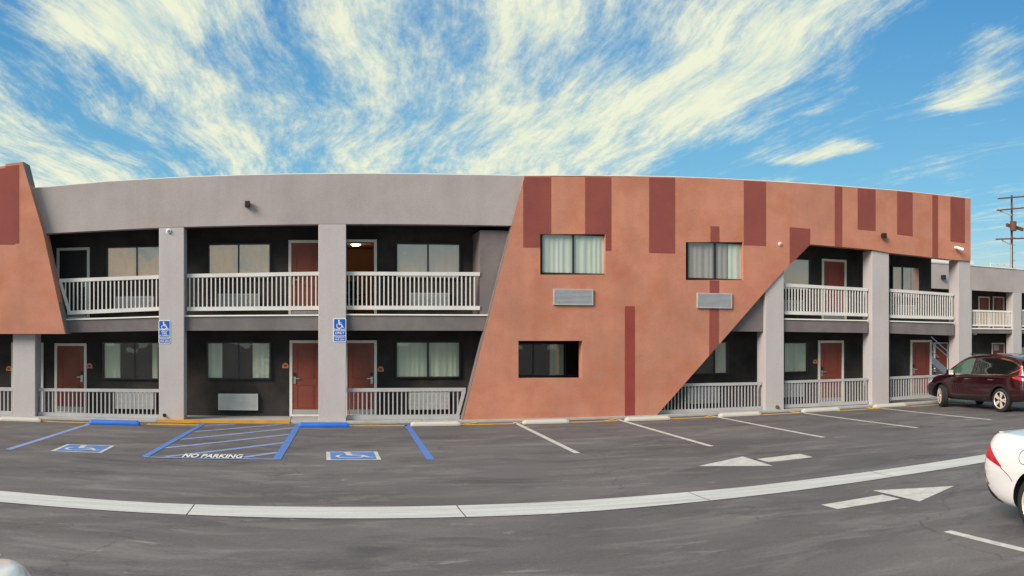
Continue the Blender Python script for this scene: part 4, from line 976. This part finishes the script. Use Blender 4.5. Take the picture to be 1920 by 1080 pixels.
def car(name, loc, rz, body_st, cab_st, spec):
    t = empty(name, loc, rz); tag(t, spec['label'], 'car')
    def part(mb, n, mat=None, parent=None, smooth=False, bevel=0):
        me = mb if isinstance(mb, bpy.types.Mesh) else mb.mesh(n, mat, smooth)
        if isinstance(mb, bpy.types.Mesh) and mat and not me.materials: me.materials.append(M[mat])
        o = bpy.data.objects.new(n, me); COL.objects.link(o); o.parent = parent or t
        if bevel: m_ = o.modifiers.new('bevel', 'BEVEL'); m_.width = bevel; m_.segments = 2
        return o
    rings = []
    for (y, zb, wb, zm, wm, zs, ws, zt_, wt, zc) in body_st:
        rings.append([(0, y, zb), (wb * .55, y, zb), (wb, y, zb + .02), (wm, y, zm), (ws, y, zs), (wt, y, zt_), (wt * .78, y, zc - .012), (wt * .4, y, zc), (0, y, zc)])
    v, f = net_surface(rings, 5, 8)
    me = solid(v, f, 'body'); me.materials.append(M[spec['paint']])
    body = bpy.data.objects.new('body', me); COL.objects.link(body)
    # wheel arches cut through the sides
    wr = spec['wr']
    cut = MB()
    for (wy) in spec['axles']:
        for s in (-1, 1): cut.cyl((s * (spec['track'] - .24), wy, wr + .0), (s * 1.3, wy, wr + .0), spec['arch'], n=40)
    cme = cut.mesh('cut', 'black_plastic'); co = bpy.data.objects.new('cut', cme); COL.objects.link(co)
    md = body.modifiers.new('arches', 'BOOLEAN'); md.operation = 'DIFFERENCE'; md.object = co; md.solver = 'EXACT'; md.material_mode = 'TRANSFER'
    dg = bpy.context.evaluated_depsgraph_get(); nm = bpy.data.meshes.new_from_object(body.evaluated_get(dg)); nm.name = 'body'
    bpy.data.objects.remove(body); bpy.data.objects.remove(co)
    nm.polygons.foreach_set('use_smooth', [p.material_index == 0 for p in nm.polygons])
    nm.set_sharp_from_angle(angle=R(38)) if hasattr(nm, 'set_sharp_from_angle') else None
    body = part(nm, 'body')
    # greenhouse
    rings = []
    for (y, z0, w0, z1, w1) in cab_st:
        rings.append([(0, y, z0), (w0 * .6, y, z0), (w0, y, z0 + .001), ((w0 * .62 + w1 * .38), y, z0 + (z1 - z0) * .42), (w1 + .03, y, z0 + (z1 - z0) * .86), (w1 * .86, y, z1 - .012), (w1 * .45, y, z1), (0, y, z1)])
    v, f = net_surface(rings, 5, 8); cme = solid(v, f, 'cabin'); cme.materials.append(M[spec['paint']]); cme.polygons.foreach_set('use_smooth', [True] * len(cme.polygons))
    cab = part(cme, 'cabin')
    tb = BVHTree.FromPolygons([v_.co[:] for v_ in nm.vertices], [p.vertices[:] for p in nm.polygons]); tcb = BVHTree.FromPolygons([v_.co[:] for v_ in cme.vertices], [p.vertices[:] for p in cme.polygons])
    def side(tree, s, y, z, off):
        h = tree.ray_cast(Vector((s * 3, y, z)), Vector((-s, 0, 0)))
        return (h[0].x + s * off, y, z) if h[0] is not None else None
    def endp(tree, s, x, z, off):
        h = tree.ray_cast(Vector((x, s * 5, z)), Vector((0, -s, 0)))
        return (x, h[0].y + s * off, z) if h[0] is not None else None
    def patch(fn, lo, hi, a, b, n=18, m_=5, flip=False):     # area between curves lo(a) and hi(a)
        mb = MB(); ok = []
        for i in range(n + 1):
            u = a + (b - a) * i / n; l, h = lo(u), hi(u)
            for j in range(m_ + 1):
                p = fn(u, l + (h - l) * j / m_); ok.append(p is not None); mb.v.append(p or (0, 0, .8))
        k = m_ + 1
        for i in range(n):
            for j in range(m_):
                q = (i * k + j, (i + 1) * k + j, (i + 1) * k + j + 1, i * k + j + 1)
                if all(ok[c] for c in q): mb.add([q if not flip else q[::-1]], 0, None)
        return mb
    for (tree, nme, mat, lo, hi, a, b, off) in spec['sides']:
        tr = tb if tree == 'b' else tcb
        for s in (-1, 1):
            mb = patch(lambda u, z: side(tr, s, u, z, off), lambda u: interp(lo, u), lambda u: interp(hi, u), a, b, 24, 6)
            if mb.f: part(mb, nme, mat, smooth=True)
    for (tree, nme, mat, sgn, lo, hi, a, b, off) in spec['ends']:
        if nme == 'taillight': continue
        tr = tb if tree == 'b' else tcb
        mb = patch(lambda u, z: endp(tr, sgn, u, z, off), lambda u: interp(lo, abs(u)), lambda u: interp(hi, abs(u)), a, b, 20, 6)
        if mb.f: part(mb, nme, mat, smooth=True)
    for (tree, nme, mat, path, w, off) in spec['lines']:     # seams, trims on the sides
        tr = tb if tree == 'b' else tcb
        for s in (-1, 1):
            pts = catmull(path, 8); mb = MB(); prev = None
            for i, (y, z) in enumerate(pts):
                q = pts[min(i + 1, len(pts) - 1)]; p_ = pts[max(i - 1, 0)]; d = Vector((q[0] - p_[0], q[1] - p_[1]))
                if d.length < 1e-6: continue
                d.normalize(); n_ = Vector((-d.y, d.x)) * w / 2
                A = side(tr, s, y + n_.x, z + n_.y, off); B = side(tr, s, y - n_.x, z - n_.y, off)
                if A and B:
                    k = len(mb.v); mb.v += [A, B]
                    if prev is not None: mb.add([(prev, prev + 1, k + 1, k)], 0, None)
                    prev = k
                else: prev = None
            if mb.f: part(mb, nme, mat, smooth=True)
    # wheels
    for wi, wy in enumerate(spec['axles']):
        for s in (-1, 1):
            wt = .215; xo = spec['track']
            w = bpy.data.objects.new('wheel', None); COL.objects.link(w)
            tm = MB().lathe([(-wt / 2 + .01, wr * .70), (-wt / 2, wr * .76), (-wt / 2 + .012, wr * .93), (-wt / 2 + .035, wr * .99), (-wt * .12, wr), (-wt * .10, wr * .985), (-wt * .08, wr), (wt * .08, wr), (wt * .10, wr * .985), (wt * .12, wr), (wt / 2 - .035, wr * .99), (wt / 2 - .012, wr * .93), (wt / 2, wr * .76), (wt / 2 - .01, wr * .70), (-wt / 2 + .01, wr * .70)], 40, 'x')
            bpy.data.objects.remove(w)
            w = part(tm, 'wheel', 'tyre', smooth=True)
            w.location = (s * (xo - wt / 2), wy, wr)
            st_ = spec.get('steer', 0) if wi == 1 else 0
            w.rotation_euler = (0, 0, -st_ + (math.pi if s < 0 else 0))
            rim = MB(); R0 = wr * .72
            rim.lathe([(wt / 2 - .004, R0), (wt / 2 - .0, R0 * .96), (wt / 2 - .03, R0 * .90), (.01, R0 * .86), (0, .0)], 40, 'x', mat='rim_dark')
            rim.lathe([(wt / 2 - .001, R0 * .99), (wt / 2 + .004, R0 * .95), (wt / 2 - .012, R0 * .89)], 40, 'x', mat='rim')
            ns = spec['spokes']
            for k in range(ns):
                for dd in (-spec['split'], spec['split']):
                    a = 2 * math.pi * k / ns; a2 = a + dd
                    p = Vector((wt / 2 - .02, math.cos(a) * R0 * .16, math.sin(a) * R0 * .16)); q = Vector((wt / 2 - .012, math.cos(a2) * R0 * .92, math.sin(a2) * R0 * .92))
                    rim.beam(p, q, spec['spw'], .024, 'rim', up=(1, 0, 0))
            rim.cyl((wt / 2 - .03, 0, 0), (wt / 2 + .002, 0, 0), R0 * .2, n=18, mat='rim'); rim.cyl((wt / 2 + .0021, 0, 0), (wt / 2 + .004, 0, 0), R0 * .12, n=12, mat='rim_dark')
            ro = part(rim, 'rim', None, w)
    for e in spec['extra']: e(part)
    return t

# maroon crossover parked nose-in
suv_body = [  # y, zb, wb, zm, wm, zs, ws, z_belt, w_belt, z_centre
    (-2.24, .50, .55, .62, .66, .75, .66, .88, .60, .92),
    (-2.20, .40, .70, .60, .80, .78, .78, .98, .72, 1.02),
    (-2.05, .33, .80, .60, .88, .86, .86, 1.06, .80, 1.08),
    (-1.60, .30, .84, .60, .905, .88, .90, 1.08, .85, 1.10),
    (-.70, .27, .86, .60, .905, .86, .90, 1.06, .86, 1.08),
    (.50, .27, .86, .60, .905, .85, .90, 1.02, .85, 1.04),
    (1.20, .28, .84, .60, .90, .84, .885, .99, .80, 1.05),
    (1.80, .30, .80, .58, .86, .80, .83, .93, .70, .99),
    (2.12, .33, .70, .55, .76, .74, .72, .84, .60, .90),
    (2.26, .38, .55, .52, .62, .66, .60, .76, .52, .80)]
suv_cab = [(-2.12, 1.0, .74, 1.10, .66), (-2.02, 1.0, .79, 1.36, .66), (-1.86, 1.0, .82, 1.56, .62), (-1.45, 1.0, .84, 1.63, .60), (-.8, 1.0, .85, 1.665, .60), (0, 1.0, .85, 1.65, .60), (.45, 1.0, .84, 1.58, .61), (.80, 1.0, .82, 1.40, .64), (1.15, .98, .78, 1.18, .68), (1.40, .96, .72, 1.02, .66)]
def suv_extra(part):
    for s in (-1, 1):
        m_ = MB(); m_.box(s * .96 - .10, s * .96 + .10, .78, .90, 1.02, 1.19); o = part(m_, 'wing_mirror', 'paint_maroon', bevel=.03)
        part(MB().box(s * .96 - .085, s * .96 + .085, .765, .779, 1.035, 1.175), 'mirror_glass', 'light_clear', o)
        part(MB().beam((s * .82, .84, 1.03), (s * .88, .84, 1.06), .05, .04), 'mirror_arm', 'black_plastic', o)
        part(MB().beam((s * .56, -1.5, 1.655), (s * .57, .3, 1.665), .03, .03), 'roof_rail', 'chrome')
        for y in (.12, -.92): part(MB().beam((s * .925, y - .1, .93), (s * .925, y + .1, .93), .03, .028), 'door_handle', 'chrome', bevel=.008)
    part(MB().box(-.26, .26, -2.262, -2.25, .68, .80), 'licence_plate', 'sign_white')
    part(MB().box(-.62, .62, -2.20, -1.95, 1.575, 1.60), 'spoiler', 'paint_maroon', bevel=.01)
lowb = [(-1.95, 1.30), (-1.70, 1.17), (-1.35, 1.10), (.3, 1.07), (1.0, 1.05)]
hib = [(-1.95, 1.31), (-1.6, 1.46), (-1.1, 1.54), (-.4, 1.56), (.2, 1.53), (.6, 1.41), (.95, 1.20), (1.12, 1.07)]
suv_spec = dict(label='dark maroon crossover parked nose-in by the last gray columns', paint='paint_maroon', wr=.35, axles=(-1.30, 1.35), track=.90, arch=.405, steer=R(26), spokes=5, split=.17, spw=.05,
    sides=[('c', 'side_window', 'car_glass', lowb, hib, -1.93, -1.02, .006), ('c', 'side_window', 'car_glass', lowb, hib, -.97, -.10, .006), ('c', 'side_window', 'car_glass_green', lowb, hib, -.02, 1.08, .006),
           ('c', 'taillight', 'light_red', [(-2.07, 1.02), (-1.96, 1.02)], [(-2.07, 1.34), (-1.96, 1.46)], -2.07, -1.965, .012),
           ('b', 'taillight', 'light_red', [(-2.19, .92), (-1.80, 1.0)], [(-2.19, 1.02), (-1.95, 1.05), (-1.80, 1.03)], -2.19, -1.80, .012),
           ('b', 'headlight', 'light_clear', [(1.85, .78), (2.2, .66)], [(1.85, .88), (2.2, .78)], 1.85, 2.2, .008),
           ('b', 'side_cladding', 'black_plastic', [(-2.2, .40), (-.9, .28), (.9, .28), (2.2, .36)], [(-2.2, .46), (-1.75, .44), (-.9, .40), (.9, .40), (1.8, .42), (2.2, .44)], -2.15, 2.1, .008)],
    ends=[('c', 'rear_window', 'car_glass', -1, [(0, 1.14), (.6, 1.16)], [(0, 1.46), (.55, 1.44)], -.58, .58, .008), ('c', 'windscreen', 'car_glass', 1, [(0, 1.08), (.66, 1.10)], [(0, 1.52), (.55, 1.50)], -.62, .62, .008),
          ('b', 'grille', 'black_plastic', 1, [(0, .56), (.5, .6)], [(0, .74), (.5, .72)], -.48, .48, .01), ('b', 'rear_bumper_trim', 'black_plastic', -1, [(0, .44), (.7, .46)], [(0, .56), (.7, .56)], -.62, .62, .01)],
    lines=[('c', 'window_trim', 'chrome', [(1.14, 1.045), (.3, 1.055), (-1.35, 1.085), (-1.72, 1.155), (-1.98, 1.30), (-1.63, 1.475), (-1.1, 1.555)], .034, .009),
           ('b', 'door_seam', 'black_plastic', [(1.00, 1.0), (1.02, .7), (.96, .42)], .010, .003), ('b', 'door_seam', 'black_plastic', [(-.06, 1.02), (-.05, .7), (-.06, .42)], .010, .003), ('b', 'door_seam', 'black_plastic', [(-1.05, 1.03), (-1.02, .85), (-.88, .62), (-.84, .42)], .010, .003),
           ('b', 'arch_trim', 'black_plastic', [(-1.30 + .44 * math.cos(R(a)), .35 + .44 * math.sin(R(a))) for a in range(0, 181, 15)], .06, .006),
           ('b', 'arch_trim', 'black_plastic', [(1.35 + .44 * math.cos(R(a)), .35 + .44 * math.sin(R(a))) for a in range(0, 181, 15)], .06, .006)],
    extra=[suv_extra])
car('maroon_car', (18.72, 19.33, -.06), 0, suv_body, suv_cab, suv_spec)

# white sedans in the near row, noses away from the motel
sed_body = [
    (-2.36, .48, .52, .62, .62, .76, .60, .90, .50, .93),
    (-2.30, .36, .68, .60, .78, .80, .76, .98, .64, 1.02),
    (-2.10, .27, .78, .58, .87, .82, .85, 1.03, .74, 1.07),
    (-1.60, .23, .84, .58, .905, .82, .89, 1.01, .80, 1.06),
    (-.60, .20, .85, .58, .90, .80, .88, .95, .83, 1.00),
    (.60, .20, .85, .58, .90, .76, .88, .92, .82, .95),
    (1.30, .20, .84, .56, .90, .73, .87, .86, .78, .94),
    (1.90, .20, .78, .52, .85, .67, .81, .77, .68, .85),
    (2.24, .24, .62, .48, .70, .58, .66, .66, .56, .72),
    (2.36, .30, .48, .44, .56, .52, .52, .58, .46, .62)]
sed_cab = [(-1.78, .98, .66, 1.05, .56), (-1.40, .98, .72, 1.19, .55), (-.95, .95, .76, 1.35, .53), (-.40, .92, .79, 1.42, .53), (.15, .92, .80, 1.41, .53), (.55, .90, .79, 1.32, .56), (.95, .88, .76, 1.14, .60), (1.30, .86, .70, .96, .60)]
def sed_extra(part):
    for s in (-1, 1):
        part(MB().box(s * .95 - .07, s * .95 + .07, .60, .72, .95, 1.06), 'wing_mirror', 'paint_car_white', bevel=.03)
        for y in (.0, -.85): part(MB().beam((s * .905, y - .1, .83), (s * .905, y + .1, .83), .03, .026), 'door_handle', 'chrome', bevel=.008)
    part(MB().box(-.26, .26, -2.375, -2.362, .66, .79), 'licence_plate', 'sign_white')
    part(MB().box(-.55, .55, -2.30, -2.20, 1.03, 1.045), 'boot_lip', 'paint_car_white', bevel=.006)
slo = [(-1.5, 1.07), (-1.0, 1.02), (.3, .98), (1.05, .96)]
shi = [(-1.5, 1.075), (-1.0, 1.24), (-.4, 1.325), (.2, 1.315), (.6, 1.22), (1.05, .98)]
sed_spec = dict(label='white sedan at the right edge, rear with red taillight toward the motel', paint='paint_car_white', wr=.335, axles=(-1.35, 1.40), track=.90, arch=.385, spokes=5, split=.13, spw=.035,
    sides=[('c', 'side_window', 'car_glass', slo, shi, -1.45, -.42, .006), ('c', 'side_window', 'car_glass', slo, shi, -.36, .98, .006),
           ('b', 'taillight', 'light_red', [(-2.33, .80), (-2.20, .77), (-1.90, .69)], [(-2.33, .93), (-2.22, .93), (-2.08, .83), (-1.90, .705)], -2.325, -1.91, .008),
           ('b', 'reflector', 'light_red', [(-2.34, .50), (-2.15, .46)], [(-2.34, .60), (-2.15, .475)], -2.34, -2.16, .008),
           ('b', 'rear_diffuser', 'black_plastic', [(-2.36, .36), (-1.95, .24)], [(-2.36, .50), (-2.2, .44), (-1.95, .27)], -2.34, -1.96, .006)],
    ends=[('c', 'rear_window', 'car_glass', -1, [(0, 1.09), (.55, 1.10)], [(0, 1.36), (.5, 1.34)], -.52, .52, .008), ('c', 'windscreen', 'car_glass', 1, [(0, 1.0), (.6, 1.02)], [(0, 1.37), (.5, 1.35)], -.56, .56, .008),
          ('b', 'taillight', 'light_red', -1, [(.25, .88), (.72, .84)], [(.25, .94), (.72, .99)], -.70, -.26, .01), ('b', 'taillight', 'light_red', -1, [(.25, .88), (.72, .84)], [(.25, .94), (.72, .99)], .26, .70, .01),
          ('b', 'rear_diffuser', 'black_plastic', -1, [(0, .38), (.7, .40)], [(0, .52), (.7, .50)], -.6, .6, .008)],
    lines=[('b', 'bumper_seam', 'black_plastic', [(-1.93, .69), (-1.80, .62), (-1.73, .55)], .008, .003), ('b', 'fuel_flap_seam', 'black_plastic', [(-1.55 + .09 * math.cos(R(a)), .84 + .08 * math.sin(R(a))) for a in range(0, 361, 30)], .007, .003), ('b', 'door_seam', 'black_plastic', [(-.38, .95), (-.36, .6), (-.4, .3)], .010, .003), ('b', 'door_seam', 'black_plastic', [(.85, .92), (.88, .6), (.84, .3)], .010, .003), ('b', 'door_seam', 'black_plastic', [(-1.2, .98), (-1.1, .75), (-.95, .5)], .010, .003)],
    extra=[sed_extra])
car('white_car', (7.87, 5.12, -.06), math.pi, sed_body, sed_cab, sed_spec)
sed2 = dict(sed_spec); sed2['label'] = 'white car cut off at the lower left corner, only its rounded rear edge showing'
car('white_car', (-2.17, 1.93, -.06), math.pi, sed_body, sed_cab, sed2)
